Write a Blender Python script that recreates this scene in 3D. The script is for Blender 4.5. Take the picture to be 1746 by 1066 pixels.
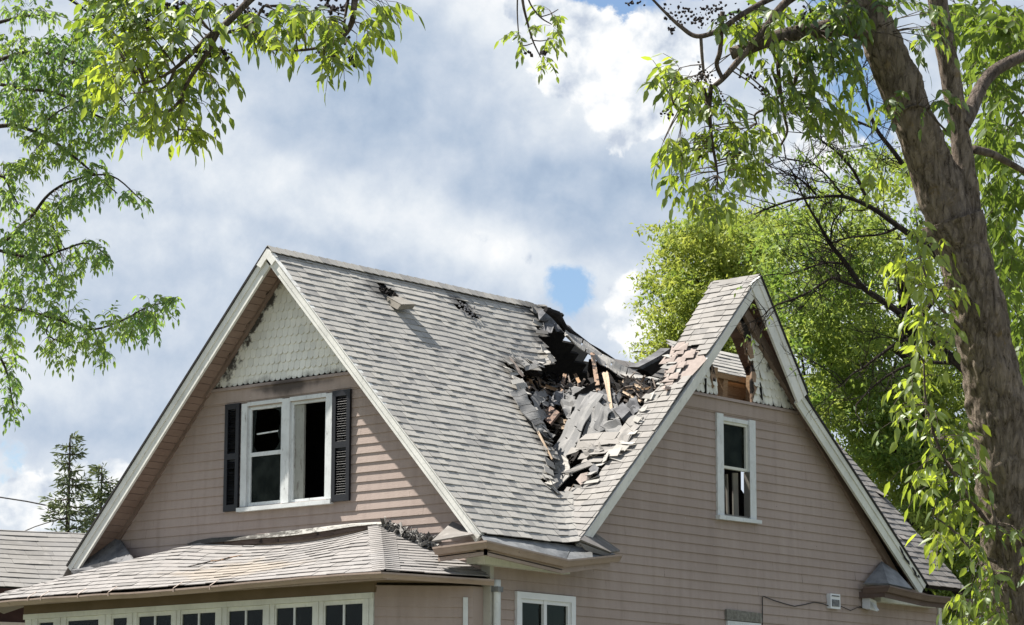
import bpy, bmesh, math, random
import numpy as np
from mathutils import Vector, Matrix, noise
random.seed(7); np.random.seed(7)
for _o in list(bpy.data.objects): bpy.data.objects.remove(_o)
SC = bpy.context.scene
COL = SC.collection
R_ = math.radians

# ------------------------------------------------------------------ camera
FPX, YAW, PITCH, ROLL = 4837.6, 0.6987, 0.17411, 0.00263
CAM = np.array([-24.649, -21.022, 1.599])
_f = np.array([math.cos(YAW)*math.cos(PITCH), math.sin(YAW)*math.cos(PITCH), math.sin(PITCH)])
_r0 = np.array([math.sin(YAW), -math.cos(YAW), 0.0]); _u0 = np.cross(_r0, _f)
_r = math.cos(ROLL)*_r0 + math.sin(ROLL)*_u0
_u = -math.sin(ROLL)*_r0 + math.cos(ROLL)*_u0
cam_d = bpy.data.cameras.new('camera'); cam = bpy.data.objects.new('camera', cam_d); COL.objects.link(cam)
cam_d.sensor_width = 36; cam_d.lens = FPX/1746*36; cam_d.clip_start = 0.5; cam_d.clip_end = 4000
M = Matrix(((_r[0], _u[0], -_f[0], CAM[0]), (_r[1], _u[1], -_f[1], CAM[1]), (_r[2], _u[2], -_f[2], CAM[2]), (0, 0, 0, 1)))
cam.matrix_world = M
SC.camera = cam

# ------------------------------------------------------------------ light
SUN = np.array([-0.20, 0.48, 0.853]); SUN = SUN/np.linalg.norm(SUN)
sd = bpy.data.lights.new('sun', 'SUN'); sd.energy = 5.0; sd.angle = R_(0.55); sd.color = (1.0, 0.95, 0.87)
so = bpy.data.objects.new('sun', sd); COL.objects.link(so)
so.rotation_euler = Vector((-SUN[0], -SUN[1], -SUN[2])).to_track_quat('-Z', 'Y').to_euler()
SC.view_settings.view_transform = 'Standard'; SC.view_settings.look = 'None'
SC.view_settings.gamma = 1.0; SC.view_settings.exposure = 1.2; SC.view_settings.use_curve_mapping = False

class NT:
    """small node-tree writer"""
    def __init__(s, tree): s.t = tree; s.t.nodes.clear()
    def n(s, kind, **kw):
        nd = s.t.nodes.new(kind)
        for k, v in kw.items():
            if hasattr(nd, k): setattr(nd, k, v)
        return nd
    def put(s, sock, v):
        if isinstance(v, bpy.types.NodeSocket): s.t.links.new(v, sock)
        elif v is not None:
            try: sock.default_value = v
            except Exception: sock.default_value = (v, v, v)
    def math(s, op, a, b=None, c=None, clamp=False):
        nd = s.n('ShaderNodeMath', operation=op); nd.use_clamp = clamp
        for i, v in enumerate((a, b, c)):
            if v is not None: s.put(nd.inputs[i], v)
        return nd.outputs[0]
    def vmath(s, op, a, b=None):
        nd = s.n('ShaderNodeVectorMath', operation=op); s.put(nd.inputs[0], a)
        if b is not None: s.put(nd.inputs[1], b)
        return nd.outputs['Value'] if op == 'DOT_PRODUCT' else nd.outputs[0]
    def mix(s, f, a, b, blend='MIX'):
        nd = s.n('ShaderNodeMix', data_type='RGBA', blend_type=blend)
        s.put(nd.inputs[0], f); s.put(nd.inputs[6], rgba(a)); s.put(nd.inputs[7], rgba(b)); return nd.outputs[2]
    def ramp(s, f, stops, interp='LINEAR'):
        nd = s.n('ShaderNodeValToRGB'); nd.color_ramp.interpolation = interp
        el = nd.color_ramp.elements
        while len(el) < len(stops): el.new(0.5)
        for e, (p, c) in zip(el, stops): e.position = p; e.color = rgba(c)
        s.put(nd.inputs[0], f); return nd.outputs[0]
    def ss(s, v, a, b):
        nd = s.n('ShaderNodeMapRange', interpolation_type='SMOOTHSTEP'); s.put(nd.inputs[0], v)
        s.put(nd.inputs[1], a); s.put(nd.inputs[2], b); return nd.outputs[0]
    def noise(s, vec, scale, detail=4, rough=0.55, dist=0.0, lac=2.0):
        nd = s.n('ShaderNodeTexNoise'); s.put(nd.inputs['Vector'], vec); nd.inputs['Scale'].default_value = scale
        nd.inputs['Detail'].default_value = detail; nd.inputs['Roughness'].default_value = rough
        nd.inputs['Distortion'].default_value = dist; nd.inputs['Lacunarity'].default_value = lac
        return nd.outputs['Fac']
    def mapv(s, vec, scale=(1, 1, 1), loc=(0, 0, 0)):
        nd = s.n('ShaderNodeMapping'); s.put(nd.inputs[0], vec); nd.inputs['Scale'].default_value = scale
        nd.inputs['Location'].default_value = loc; return nd.outputs[0]
def rgba(c):
    if isinstance(c, bpy.types.NodeSocket): return c
    if isinstance(c, (int, float)): return (c, c, c, 1)
    return tuple(c) if len(c) == 4 else (c[0], c[1], c[2], 1)

# ------------------------------------------------------------------ sky: physical sky with broken cumulus over it
W = bpy.data.worlds.new('World'); SC.world = W; W.use_nodes = True
w = NT(W.node_tree)
sky = w.n('ShaderNodeTexSky', sky_type='NISHITA'); sky.sun_disc = False
sky.sun_elevation = math.asin(SUN[2]); sky.sun_rotation = math.atan2(SUN[0], SUN[1])
sky.air_density = 1.0; sky.dust_density = 0.6; sky.ozone_density = 1.5; sky.altitude = 200
tc = w.n('ShaderNodeTexCoord').outputs['Generated']
dirv = w.vmath('NORMALIZE', tc)
sx = w.n('ShaderNodeSeparateXYZ'); w.put(sx.inputs[0], dirv)
# azimuth (degrees, clockwise from the bearing the street looks along) and elevation (degrees)
az = w.math('MULTIPLY', w.math('ARCTAN2', w.vmath('DOT_PRODUCT', dirv, tuple(_r0)), w.vmath('DOT_PRODUCT', dirv, (math.cos(YAW), math.sin(YAW), 0))), 57.2958)
el = w.math('MULTIPLY', w.math('ARCSINE', sx.outputs[2]), 57.2958)
cb = w.n('ShaderNodeCombineXYZ'); w.put(cb.inputs[0], az); w.put(cb.inputs[1], el); w.put(cb.inputs[2], 0.0)
P0 = cb.outputs[0]
warp1 = w.n('ShaderNodeTexNoise'); w.put(warp1.inputs['Vector'], P0); warp1.inputs['Scale'].default_value = 0.33; warp1.inputs['Detail'].default_value = 5
wv = w.vmath('SUBTRACT', warp1.outputs['Color'], (0.5, 0.5, 0.5))
sc_ = w.n('ShaderNodeVectorMath', operation='SCALE'); w.put(sc_.inputs[0], wv); sc_.inputs[3].default_value = 1.5
Pw = w.vmath('ADD', P0, sc_.outputs[0])
def sky_blob(px, py, rx, ry, tilt, amp, soft=1.0):
    """a bank of cloud at a bearing/elevation, size in degrees"""
    a = math.degrees(math.atan2(px-873, FPX)); e = math.degrees(PITCH) - math.degrees(math.atan2(py-533, FPX))
    k = 57.3/FPX
    d = w.vmath('SUBTRACT', Pw, (a, e, 0))
    t = R_(tilt)
    u_ = w.vmath('DOT_PRODUCT', d, (math.cos(t)/(rx*k), math.sin(t)/(rx*k), 0)); v_ = w.vmath('DOT_PRODUCT', d, (-math.sin(t)/(ry*k), math.cos(t)/(ry*k), 0))
    q = w.math('ADD', w.math('MULTIPLY', u_, u_), w.math('MULTIPLY', v_, v_))
    return w.math('MULTIPLY', w.math('EXPONENT', w.math('MULTIPLY', q, -1.0*soft)), amp)
def total(items):
    acc = None
    for it in items:
        acc = it if acc is None else w.math('ADD', acc, it)
    return acc
LIGHT = [(960, 90, 170, 100, -18, .12), (1060, 150, 110, 80, 0, .10), (900, 215, 170, 60, -12, .14), (1130, 110, 120, 110, 0, .10), (640, 370, 300, 55, -20, .24), (860, 440, 120, 40, -20, .22),
         (1090, 540, 75, 95, 20, .18), (90, 840, 130, 75, 0, .30), (100, 640, 120, 40, 10, .16), (870, 10, 130, 70, -20, .30), (330, 300, 130, 40, -10, .10),
         (420, 270, 110, 30, -10, .14), (860, 260, 90, 30, 0, .12), (290, 420, 120, 40, 0, .10), (20, 330, 120, 160, 0, .08), (1350, 560, 200, 160, 0, .25), (1450, 220, 120, 60, 0, .25)]
DARK = [(650, 150, 190, 100, -15, -.30), (480, 60, 160, 70, 0, -.16), (1080, 300, 150, 65, -8, -.36), (960, 370, 130, 50, -25, -.26), (560, 235, 160, 40, -10, -.12), (230, 600, 110, 30, 5, -.10),
        (90, 740, 170, 30, 0, -.18), (330, 260, 60, 40, 0, -.06), (600, 430, 140, 30, -20, -.10), (770, 470, 160, 28, -20, -.06), (280, 480, 100, 30, 0, -.05)]
fbm = w.noise(P0, 0.42, 8, 0.52, 0.25)
fb2 = w.noise(w.vmath('ADD', Pw, (31, 7, 3)), 1.25, 9, 0.62, 0.1)
Lm = total([sky_blob(*b) for b in LIGHT+DARK])
Lm = w.math('ADD', w.math('ADD', Lm, 0.50), w.math('ADD', w.math('MULTIPLY', w.math('SUBTRACT', fbm, 0.5), 0.60), w.math('MULTIPLY', w.math('SUBTRACT', fb2, 0.5), 0.36)))
rel = w.math('SUBTRACT', w.noise(P0, 0.95, 8, .56, .1), w.noise(w.vmath('ADD', P0, (-.22, .34, 0)), 0.95, 8, .56, .1))
Lm = w.math('ADD', Lm, w.math('MULTIPLY', rel, 0.45))
cloud0 = w.ramp(Lm, [(0.0, (.30, .39, .53)), (0.22, (.39, .48, .61)), (0.48, (.53, .60, .70)), (0.70, (.68, .73, .79)), (0.92, (.84, .86, .88)), (1.0, (.92, .925, .93))])
# crisp-edged cumulus heads standing in front of the grey layer
CUM = [(985, 95, 90, 85, -30, .95), (1075, 175, 75, 75, 0, .85), (1140, 120, 90, 75, 0, .95), (905, 20, 80, 40, -25, .75), (1085, 545, 62, 72, 15, 1.0), (1150, 590, 60, 50, 0, .8), (105, 835, 75, 62, 0, .95), (200, 810, 50, 36, 0, .7), (30, 870, 60, 40, 0, .8), (870, 435, 90, 22, -20, .42), (1420, 260, 110, 60, 0, .7)]
Cm = total([sky_blob(*b) for b in CUM])
cn = w.noise(P0, 1.15, 10, .60, .2)
Cm = w.math('ADD', Cm, w.math('MULTIPLY', w.math('SUBTRACT', cn, 0.5), 1.5))
ck = w.ss(Cm, 0.40, 0.56)
head = w.ramp(w.math('ADD', w.math('ADD', 0.62, w.math('MULTIPLY', rel, 3.4)), w.math('MULTIPLY', w.math('SUBTRACT', Cm, .7), .25)), [(0.0, (.50, .56, .66)), (.42, (.70, .745, .80)), (.75, (.86, .875, .89)), (1.0, (.93, .935, .94))])
cloud = w.mix(ck, cloud0, head)
BLUE = [(1085, 0, 95, 48, 10, 1.6), (1030, -40, 130, 40, 0, 1.2), (972, 512, 44, 66, 12, .92), (15, 790, 40, 60, 0, .55), (1480, 150, 80, 160, 20, .8), (1500, -80, 300, 80, 0, .6), (1690, 780, 60, 60, 0, .6), (1560, 420, 70, 50, 0, .5)]
Bm = w.math('ADD', total([sky_blob(*b, 1.0) for b in BLUE]), w.math('MULTIPLY', w.math('SUBTRACT', fb2, 0.5), 1.9))
# broken cloud also overhead and behind, so the light is that of a part-clouded day
bf = w.ss(w.noise(w.mapv(dirv, (1, 1, 2)), 2.3, 5, .55), 0.50, 0.62)
out_f = w.ss(w.vmath('DOT_PRODUCT', dirv, tuple(_f)), 0.965, 0.93)
Bm = w.math('MAXIMUM', w.math('MULTIPLY', w.ss(Bm, 0.36, 0.80), w.math('SUBTRACT', 1.0, ck)), w.math('MULTIPLY', bf, out_f))
SKYS = 0.115
blue = w.vmath('MULTIPLY', sky.outputs[0], (SKYS*1.02, SKYS*1.06, SKYS*1.10))
skc = w.mix(Bm, cloud, blue)
bg = w.n('ShaderNodeBackground'); w.put(bg.inputs[0], skc); bg.inputs[1].default_value = 0.495
wo = w.n('ShaderNodeOutputWorld'); w.put(wo.inputs[0], bg.outputs[0])

# ------------------------------------------------------------------ object helpers
def ray(q): return _f + _r*((q[0]-873)/FPX) - _u*((q[1]-533)/FPX)
def hit(n, P, q):
    d = ray(q); n = np.asarray(n, float); return CAM + d*(((np.asarray(P, float)-CAM)@n)/(d@n))
def onX(x, q): return hit((1, 0, 0), (x, 0, 0), q)
def onY(y, q): return hit((0, 1, 0), (0, y, 0), q)
def onZ(z, q): return hit((0, 0, 1), (0, 0, z), q)
def at_dist(D, q): return CAM + ray(q)*D
def V3(p): return np.asarray(p, float)
def unit(v): v = V3(v); return v/max(np.linalg.norm(v), 1e-9)

class MB:
    def __init__(s): s.v = []; s.f = []; s.sh = []; s.cur = 0.5
    def vert(s, p): s.v.append((float(p[0]), float(p[1]), float(p[2]))); s.sh.append(s.cur); return len(s.v)-1
    def poly(s, pts): s.f.append([s.vert(p) for p in pts])
    def prism(s, pts, off):
        """closed slab: polygon pts extruded by vector off"""
        off = V3(off); a = [s.vert(p) for p in pts]; b = [s.vert(V3(p)+off) for p in pts]; n = len(a)
        s.f.append(a); s.f.append(b[::-1])
        for i in range(n): j = (i+1) % n; s.f.append([a[j], a[i], b[i], b[j]])
    def beam(s, a, b, wv, hv):
        """box from a to b with full width vector wv and height vector hv (centred)"""
        a, b, wv, hv = V3(a), V3(b), V3(wv)/2, V3(hv)/2
        s.prism([a-wv-hv, a+wv-hv, a+wv+hv, a-wv+hv], b-a)
    def box(s, lo, hi):
        s.prism([(lo[0], lo[1], lo[2]), (hi[0], lo[1], lo[2]), (hi[0], hi[1], lo[2]), (lo[0], hi[1], lo[2])], (0, 0, hi[2]-lo[2]))
    def tube(s, pts, rad, sides=8, cap=True, wob=0.0, bark=0.0):
        pts = [V3(p) for p in pts]; n = len(pts)
        if not hasattr(rad, '__len__'): rad = [rad]*n
        prev = None; rings = []
        for i in range(n):
            t = unit(pts[min(i+1, n-1)]-pts[max(i-1, 0)])
            if prev is None:
                a = np.array([0, 0, 1.]) if abs(t[2]) < .9 else np.array([1., 0, 0]); x = unit(np.cross(t, a))
            else: x = unit(prev - t*(prev@t))
            prev = x; y = np.cross(t, x); ring = []
            for k in range(sides):
                a = 2*math.pi*k/sides; rr = rad[i]
                if wob:
                    d = x*math.cos(a)+y*math.sin(a); q = pts[i]+d*rr
                    rr *= 1 + wob*noise.noise(Vector(q*6.0)) + wob*.5*noise.noise(Vector(q*17.0))
                    if bark: z_ = q*np.array([34., 34., 9.]); rr += bark*(abs(noise.noise(Vector(z_)))*-2.2+.5+.6*noise.noise(Vector(z_*2.3)))
                ring.append(s.vert(pts[i]+(x*math.cos(a)+y*math.sin(a))*rr))
            rings.append(ring)
        for a, b in zip(rings, rings[1:]):
            for k in range(sides): s.f.append([a[k], a[(k+1) % sides], b[(k+1) % sides], b[k]])
        if cap: s.f.append(rings[0][::-1]); s.f.append(rings[-1])
    def grid(s, rows, thick=0.0, nrm=None):
        """open sheet from rows of points, given thickness along nrm"""
        n, m = len(rows), len(rows[0])
        ids = [[s.vert(p) for p in r] for r in rows]
        for i in range(n-1):
            for j in range(m-1): s.f.append([ids[i][j], ids[i][j+1], ids[i+1][j+1], ids[i+1][j]])
        if thick:
            o = V3(nrm)*-thick; jd = [[s.vert(V3(p)+o) for p in r] for r in rows]
            for i in range(n-1):
                for j in range(m-1): s.f.append([jd[i][j], jd[i+1][j], jd[i+1][j+1], jd[i][j+1]])
            for i in range(n-1):
                s.f.append([ids[i][0], ids[i+1][0], jd[i+1][0], jd[i][0]]); s.f.append([ids[i+1][m-1], ids[i][m-1], jd[i][m-1], jd[i+1][m-1]])
            for j in range(m-1):
                s.f.append([ids[0][j+1], ids[0][j], jd[0][j], jd[0][j+1]]); s.f.append([ids[n-1][j], ids[n-1][j+1], jd[n-1][j+1], jd[n-1][j]])
    def build(s, name, mat, parent=None, smooth=False, recalc=True):
        me = bpy.data.meshes.new(name); me.from_pydata(s.v, [], s.f)
        at = me.attributes.new('shade', 'FLOAT', 'POINT'); at.data.foreach_set('value', np.array(s.sh, dtype=np.float32))
        me.materials.append(mat)
        if recalc:
            bm = bmesh.new(); bm.from_mesh(me); bmesh.ops.recalc_face_normals(bm, faces=bm.faces); bm.to_mesh(me); bm.free()
        if smooth: me.polygons.foreach_set('use_smooth', [True]*len(me.polygons))
        me.update()
        o = bpy.data.objects.new(name, me); COL.objects.link(o)
        if parent is not None: o.parent = parent; o.matrix_parent_inverse = Matrix.Translation(-parent.matrix_world.translation) if parent.type == 'EMPTY' else Matrix()
        return o
def tag(o, label=None, cat=None, group=None, kind=None):
    if label: o['label'] = label
    if cat: o['category'] = cat
    if group: o['group'] = group
    if kind: o['kind'] = kind
    return o
def empty(name, loc, label, cat, group=None):
    o = bpy.data.objects.new(name, None); COL.objects.link(o); o.location = tuple(float(c) for c in loc)
    o.empty_display_size = .3; o.matrix_world = Matrix.Translation(o.location)
    return tag(o, label, cat, group)
def mesh_np(name, verts, loops, sizes, shade, mat, parent=None, smooth=False):
    me = bpy.data.meshes.new(name); nv = len(verts); nf = len(sizes)
    me.vertices.add(nv); me.vertices.foreach_set('co', np.asarray(verts, np.float32).ravel())
    me.loops.add(len(loops)); me.loops.foreach_set('vertex_index', np.asarray(loops, np.int32))
    me.polygons.add(nf); st = np.concatenate(([0], np.cumsum(sizes)[:-1])).astype(np.int32)
    me.polygons.foreach_set('loop_start', st); me.polygons.foreach_set('loop_total', np.asarray(sizes, np.int32))
    at = me.attributes.new('shade', 'FLOAT', 'POINT'); at.data.foreach_set('value', np.asarray(shade, np.float32))
    me.materials.append(mat)
    if smooth: me.polygons.foreach_set('use_smooth', [True]*nf)
    me.update(calc_edges=True); me.validate()
    o = bpy.data.objects.new(name, me); COL.objects.link(o)
    if parent is not None: o.parent = parent; o.matrix_parent_inverse = Matrix.Translation(-parent.matrix_world.translation) if parent.type == 'EMPTY' else Matrix()
    return o

# ------------------------------------------------------------------ materials
def material(name):
    m = bpy.data.materials.new(name); m.use_nodes = True; return m, NT(m.node_tree)
def finish(m, t, col, rough=0.8, spec=0.3, bump=None, bs=0.3, bd=0.01, metal=0.0):
    b = t.n('ShaderNodeBsdfPrincipled'); t.put(b.inputs['Base Color'], rgba(col)); t.put(b.inputs['Roughness'], rough)
    b.inputs['Specular IOR Level'].default_value = spec; b.inputs['Metallic'].default_value = metal
    if bump is not None:
        bn = t.n('ShaderNodeBump'); bn.inputs['Strength'].default_value = bs; bn.inputs['Distance'].default_value = bd
        t.put(bn.inputs['Height'], bump); t.put(b.inputs['Normal'], bn.outputs[0])
    o = t.n('ShaderNodeOutputMaterial'); t.put(o.inputs[0], b.outputs[0]); return m
def pos(t): return t.n('ShaderNodeNewGeometry').outputs['Position']
def shade(t): return t.n('ShaderNodeAttribute', attribute_name='shade').outputs['Fac']
def sep(t, v):
    s = t.n('ShaderNodeSeparateXYZ'); t.put(s.inputs[0], v); return s.outputs

def mat_plain(name, c1, c2, scale=6, rough=.8, spec=.3, stretch=(1, 1, 1), bs=.2, dark=None, dark_th=(.62, .72), bd=.01):
    m, t = material(name); p = t.mapv(pos(t), stretch)
    n1 = t.noise(p, scale, 6, .6); c = t.mix(t.ss(n1, .3, .7), c1, c2)
    c = t.mix(t.math('MULTIPLY', t.math('SUBTRACT', shade(t), .5), .6), c, (1, 1, 1), 'ADD') if False else c
    if dark is not None:
        n2 = t.noise(p, scale*2.7, 8, .65); c = t.mix(t.ss(n2, *dark_th), c, dark)
    return finish(m, t, c, rough, spec, t.noise(p, scale*6, 5, .6), bs, bd)

def mat_siding():
    m, t = material('mauve_siding_paint'); p = pos(t); x, y, z = sep(t, p)
    n1 = t.noise(p, .9, 5, .6); st = t.noise(t.mapv(p, (9, 9, .9)), 1.0, 6, .6); fine = t.noise(t.mapv(p, (14, 14, 60)), 1, 5, .6)
    c = t.mix(t.ss(n1, .3, .7), (.322, .256, .224), (.370, .298, .264))
    c = t.mix(t.math('MULTIPLY', t.ss(st, .48, .72), .42), c, (.245, .195, .175))
    c = t.mix(t.math('MULTIPLY', t.ss(st, .50, .30), .3), c, (.42, .35, .31))
    c = t.mix(t.math('MULTIPLY', t.ss(fine, .55, .8), .4), c, (.23, .18, .16))
    c = t.mix(t.math('MULTIPLY', shade(t), .22), c, (.27, .21, .185))
    # soot licked up the wall above the burnt window
    d = t.math('ADD', t.math('MULTIPLY', t.math('ABSOLUTE', t.math('SUBTRACT', y, 3.25)), .62), t.math('MULTIPLY', t.math('ABSOLUTE', t.math('SUBTRACT', z, 6.74)), 3.2))
    d = t.math('ADD', d, t.math('MULTIPLY', t.math('SUBTRACT', t.noise(p, 3.5, 6, .6), .5), .7))
    face = t.ss(x, .2, .1)
    c = t.mix(t.math('MULTIPLY', t.math('MULTIPLY', t.ss(d, .62, .12), face), .82), c, (.022, .018, .017))
    # flecks where the paint has popped
    ch = t.noise(p, 26, 2, .5); c = t.mix(t.ss(ch, .775, .79), c, (.10, .08, .07))
    ch2 = t.noise(t.vmath('ADD', p, (5, 9, 2)), 17, 2, .5); c = t.mix(t.ss(ch2, .80, .81), c, (.62, .58, .53))
    return finish(m, t, c, .75, .25, t.math('ADD', fine, t.noise(p, 60, 4, .6)), .25, .006)

def mat_white(name='weathered_white_paint', base=(.72, .71, .67), gray=(.48, .48, .46), peel=.66, tint=None):
    m, t = material(name); p = pos(t)
    n1 = t.noise(p, 3.2, 6, .62); n2 = t.noise(t.mapv(p, (3, 3, 1)), 7, 8, .66); n3 = t.noise(p, 38, 5, .6)
    c = t.mix(t.ss(n1, .35, .72), base, tuple(.82*a for a in base))
    c = t.mix(t.math('MULTIPLY', t.ss(n2, .52, .72), .7), c, gray)
    c = t.mix(t.ss(n2, peel, peel+.05), c, (.17, .15, .135))
    c = t.mix(t.math('MULTIPLY', t.ss(n3, .55, .75), .25), c, gray)
    return finish(m, t, c, .65, .3, n3, .25, .006)

def mat_scales():
    m, t = material('white_fishscale_paint'); p = pos(t); x, y, z = sep(t, p)
    n1 = t.noise(p, 2.2, 6, .6); n2 = t.noise(t.mapv(p, (4, 4, 1.6)), 2, 7, .62)
    c = t.mix(t.ss(n1, .35, .7), (.80, .785, .72), (.70, .69, .635)); c = t.mix(t.math('MULTIPLY', t.math('SUBTRACT', shade(t), .5), .5), c, (.42, .42, .40))
    c = t.mix(t.math('MULTIPLY', t.ss(n2, .55, .75), .4), c, (.44, .43, .40))
    # soot hugging the rakes (front gable A: apex y=3.25; gable B: apex x=5.06)
    nz = t.noise(p, 6, 7, .65)
    rA = t.math('SUBTRACT', t.math('SUBTRACT', 8.30, t.math('MULTIPLY', t.math('ABSOLUTE', t.math('SUBTRACT', y, 3.25)), 1.07)), z)
    rB = t.math('SUBTRACT', t.math('SUBTRACT', 8.02, t.math('MULTIPLY', t.math('SUBTRACT', x, 5.06), .92)), z)
    isA = t.math('LESS_THAN', x, .1)
    dd = t.mix(isA, rB, rA); ds = t.n('ShaderNodeSeparateColor'); t.put(ds.inputs[0], dd)
    k = t.math('ADD', ds.outputs[0], t.math('MULTIPLY', t.math('SUBTRACT', nz, .5), 1.1))
    c = t.mix(t.math('MULTIPLY', t.ss(k, .24, .06), .95), c, (.035, .030, .028))
    lowb = t.math('ADD', t.math('SUBTRACT', z, 6.8), t.math('MULTIPLY', t.math('SUBTRACT', nz, .5), .5))
    c = t.mix(t.math('MULTIPLY', t.ss(lowb, .10, -.05), .7), c, (.10, .085, .075))
    return finish(m, t, c, .6, .3, t.noise(p, 40, 5, .6), .2, .005)

def mat_shingle(name='grey_asphalt_shingle', c_lo=(.155, .152, .152), c_hi=(.405, .386, .352), blush=None):
    m, t = material(name); p = pos(t); s = shade(t)
    g = t.noise(p, 130, 3, .7); n1 = t.noise(p, 1.3, 6, .6); n2 = t.noise(p, 7, 6, .6)
    c = t.ramp(s, [(0, c_lo), (.25, tuple(a*.62+b*.38 for a, b in zip(c_lo, c_hi))), (.6, tuple(a*.15+b*.85 for a, b in zip(c_lo, c_hi))), (1, c_hi)])
    c = t.mix(t.math('MULTIPLY', t.ss(n1, .4, .7), .32), c, (.25, .247, .25))
    c = t.mix(t.math('MULTIPLY', t.ss(n2, .5, .75), .30), c, (.42, .40, .375))
    c = t.mix(t.math('MULTIPLY', t.ss(g, .5, .75), .45), c, (.2, .196, .196))
    for (sx_, sy_, sz_, sr_) in ((4.72, 3.05, 8.25, .55), (4.25, 2.7, 7.9, .32), (1.35, 2.95, 8.12, .36), (2.95, 3.0, 8.17, .28), (3.0, 2.2, 7.3, .25), (2.35, 1.1, 6.1, .3)):
        dn = t.n('ShaderNodeVectorMath', operation='DISTANCE'); t.put(dn.inputs[0], p); dn.inputs[1].default_value = (sx_, sy_, sz_)
        c = t.mix(t.math('MULTIPLY', t.ss(t.math('ADD', dn.outputs['Value'], t.math('MULTIPLY', t.math('SUBTRACT', n2, .5), .5)), sr_, sr_*.35), .72), c, (.03, .03, .032))
    if blush:
        (cx, cy), col, rr = blush; x, y, z = sep(t, p)
        d = t.math('ADD', t.math('MULTIPLY', t.math('ABSOLUTE', t.math('SUBTRACT', y, cy)), .42), t.math('MULTIPLY', t.math('ABSOLUTE', t.math('SUBTRACT', x, cx)), 1.2))
        d = t.math('ADD', d, t.math('MULTIPLY', t.math('SUBTRACT', t.noise(p, 4, 6, .65), .5), 1.0))
        c = t.mix(t.math('MULTIPLY', t.ss(d, rr, rr*.45), .42), c, col)
    return finish(m, t, c, .92, .15, g, .5, .004)

def mat_wood(name, c1, c2, char=.0, stretch=(1, 1, 1), charcol=(.018, .015, .014)):
    m, t = material(name); p = pos(t)
    gr = t.noise(t.mapv(p, stretch), 14, 6, .65, .8); n2 = t.noise(p, 5.5, 7, .62)
    c = t.mix(t.ss(gr, .32, .7), c1, c2)
    if char > 0: c = t.mix(t.ss(n2, .72-char*.5, .60-char*.5+.02) if False else t.ss(n2, .70-char*.42, .78-char*.42), c, charcol)
    return finish(m, t, c, .85, .2, gr, .4, .006)
SID = mat_siding()
WHITE = mat_white()
WHITEB = mat_white('white_window_paint', (.64, .66, .66), (.36, .37, .36), .645)
BOUNCEW = mat_white('green_bounce_white_paint', (.655, .66, .60), (.50, .505, .45), .80)  # white paint with a little green bounce light mixed into its colour
SCALE = mat_scales()
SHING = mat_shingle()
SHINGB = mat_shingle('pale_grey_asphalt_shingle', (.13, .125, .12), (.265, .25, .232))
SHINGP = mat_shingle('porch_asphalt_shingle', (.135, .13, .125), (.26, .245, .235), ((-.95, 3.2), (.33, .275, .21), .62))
SHINGD = mat_shingle('shade_toned_shingle', (.085, .078, .074), (.20, .185, .172))  # darker copy of the grey shingle, with shade put into its colour
MATGREY = mat_shingle('bare_shingle_backing', (.075, .075, .077), (.20, .198, .194))
BROWN = mat_plain('brown_trim_paint', (.165, .118, .095), (.21, .155, .128), 5, .7, .3, dark=(.06, .045, .04), dark_th=(.66, .78))
GUT = mat_plain('brown_gutter_enamel', (.27, .205, .165), (.33, .255, .21), 4, .5, .4, dark=(.13, .095, .075), dark_th=(.64, .72))
FASC = mat_plain('dark_olive_brown_paint', (.125, .092, .058), (.15, .11, .072), 3, .75, .25)
TAR = mat_plain('black_roof_edge', (.022, .021, .021), (.035, .033, .032), 8, .85, .2)
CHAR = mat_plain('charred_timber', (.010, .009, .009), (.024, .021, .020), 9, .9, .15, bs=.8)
FELT = mat_plain('torn_grey_felt', (.075, .075, .08), (.16, .16, .165), 5, .85, .25, dark=(.03, .03, .03), dark_th=(.58, .68), bs=.5)
LEAD = mat_plain('old_grey_flashing', (.11, .115, .12), (.20, .205, .21), 6, .6, .4, dark=(.05, .05, .05), dark_th=(.6, .72), bs=.4)
TAN = mat_wood('tan_bare_sheathing', (.25, .155, .085), (.35, .235, .145), .22, (1, 1, 5))
SPLIT = mat_wood('splintered_pine', (.33, .245, .17), (.45, .36, .27), .15, (3, 3, 1))
GREYW = mat_wood('smoke_greyed_lumber', (.13, .105, .088), (.21, .175, .15), .35, (3, 3, 1))
SCORCH = mat_wood('scorched_lumber', (.22, .14, .095), (.36, .26, .19), .55, (3, 3, 1))
RUST = mat_wood('scorched_brown_sheathing', (.13, .085, .065), (.21, .145, .115), .4)
PINK = mat_wood('bare_pinkish_sheathing', (.235, .195, .175), (.285, .24, .215), .10)
SHUT = mat_plain('black_shutter_paint', (.007, .0075, .011), (.011, .012, .016), 6, .5, .4)
PLAST = mat_plain('grey_white_plastic', (.62, .64, .66), (.70, .71, .72), 4, .4, .4)
DKPL = mat_plain('dark_meter_face', (.05, .052, .055), (.16, .165, .17), 30, .4, .5)
WIRE = mat_plain('black_cable', (.02, .018, .018), (.035, .03, .03), 8, .6, .3)
CONC = mat_plain('mossy_concrete_lintel', (.13, .125, .105), (.24, .23, .205), 22, .9, .2, bs=.6)
MAROON = mat_plain('maroon_fascia_paint', (.035, .016, .014), (.05, .024, .020), 4, .7, .25)
STUCCO = mat_plain('beige_stucco', (.50, .44, .38), (.58, .52, .46), 14, .9, .2)
CURT = mat_plain('dim_room_wall', (.06, .06, .045), (.12, .115, .085), 2, .9, .2)
BLIND = mat_plain('grey_window_blind', (.16, .18, .165), (.20, .22, .205), 2, .8, .2)
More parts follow.
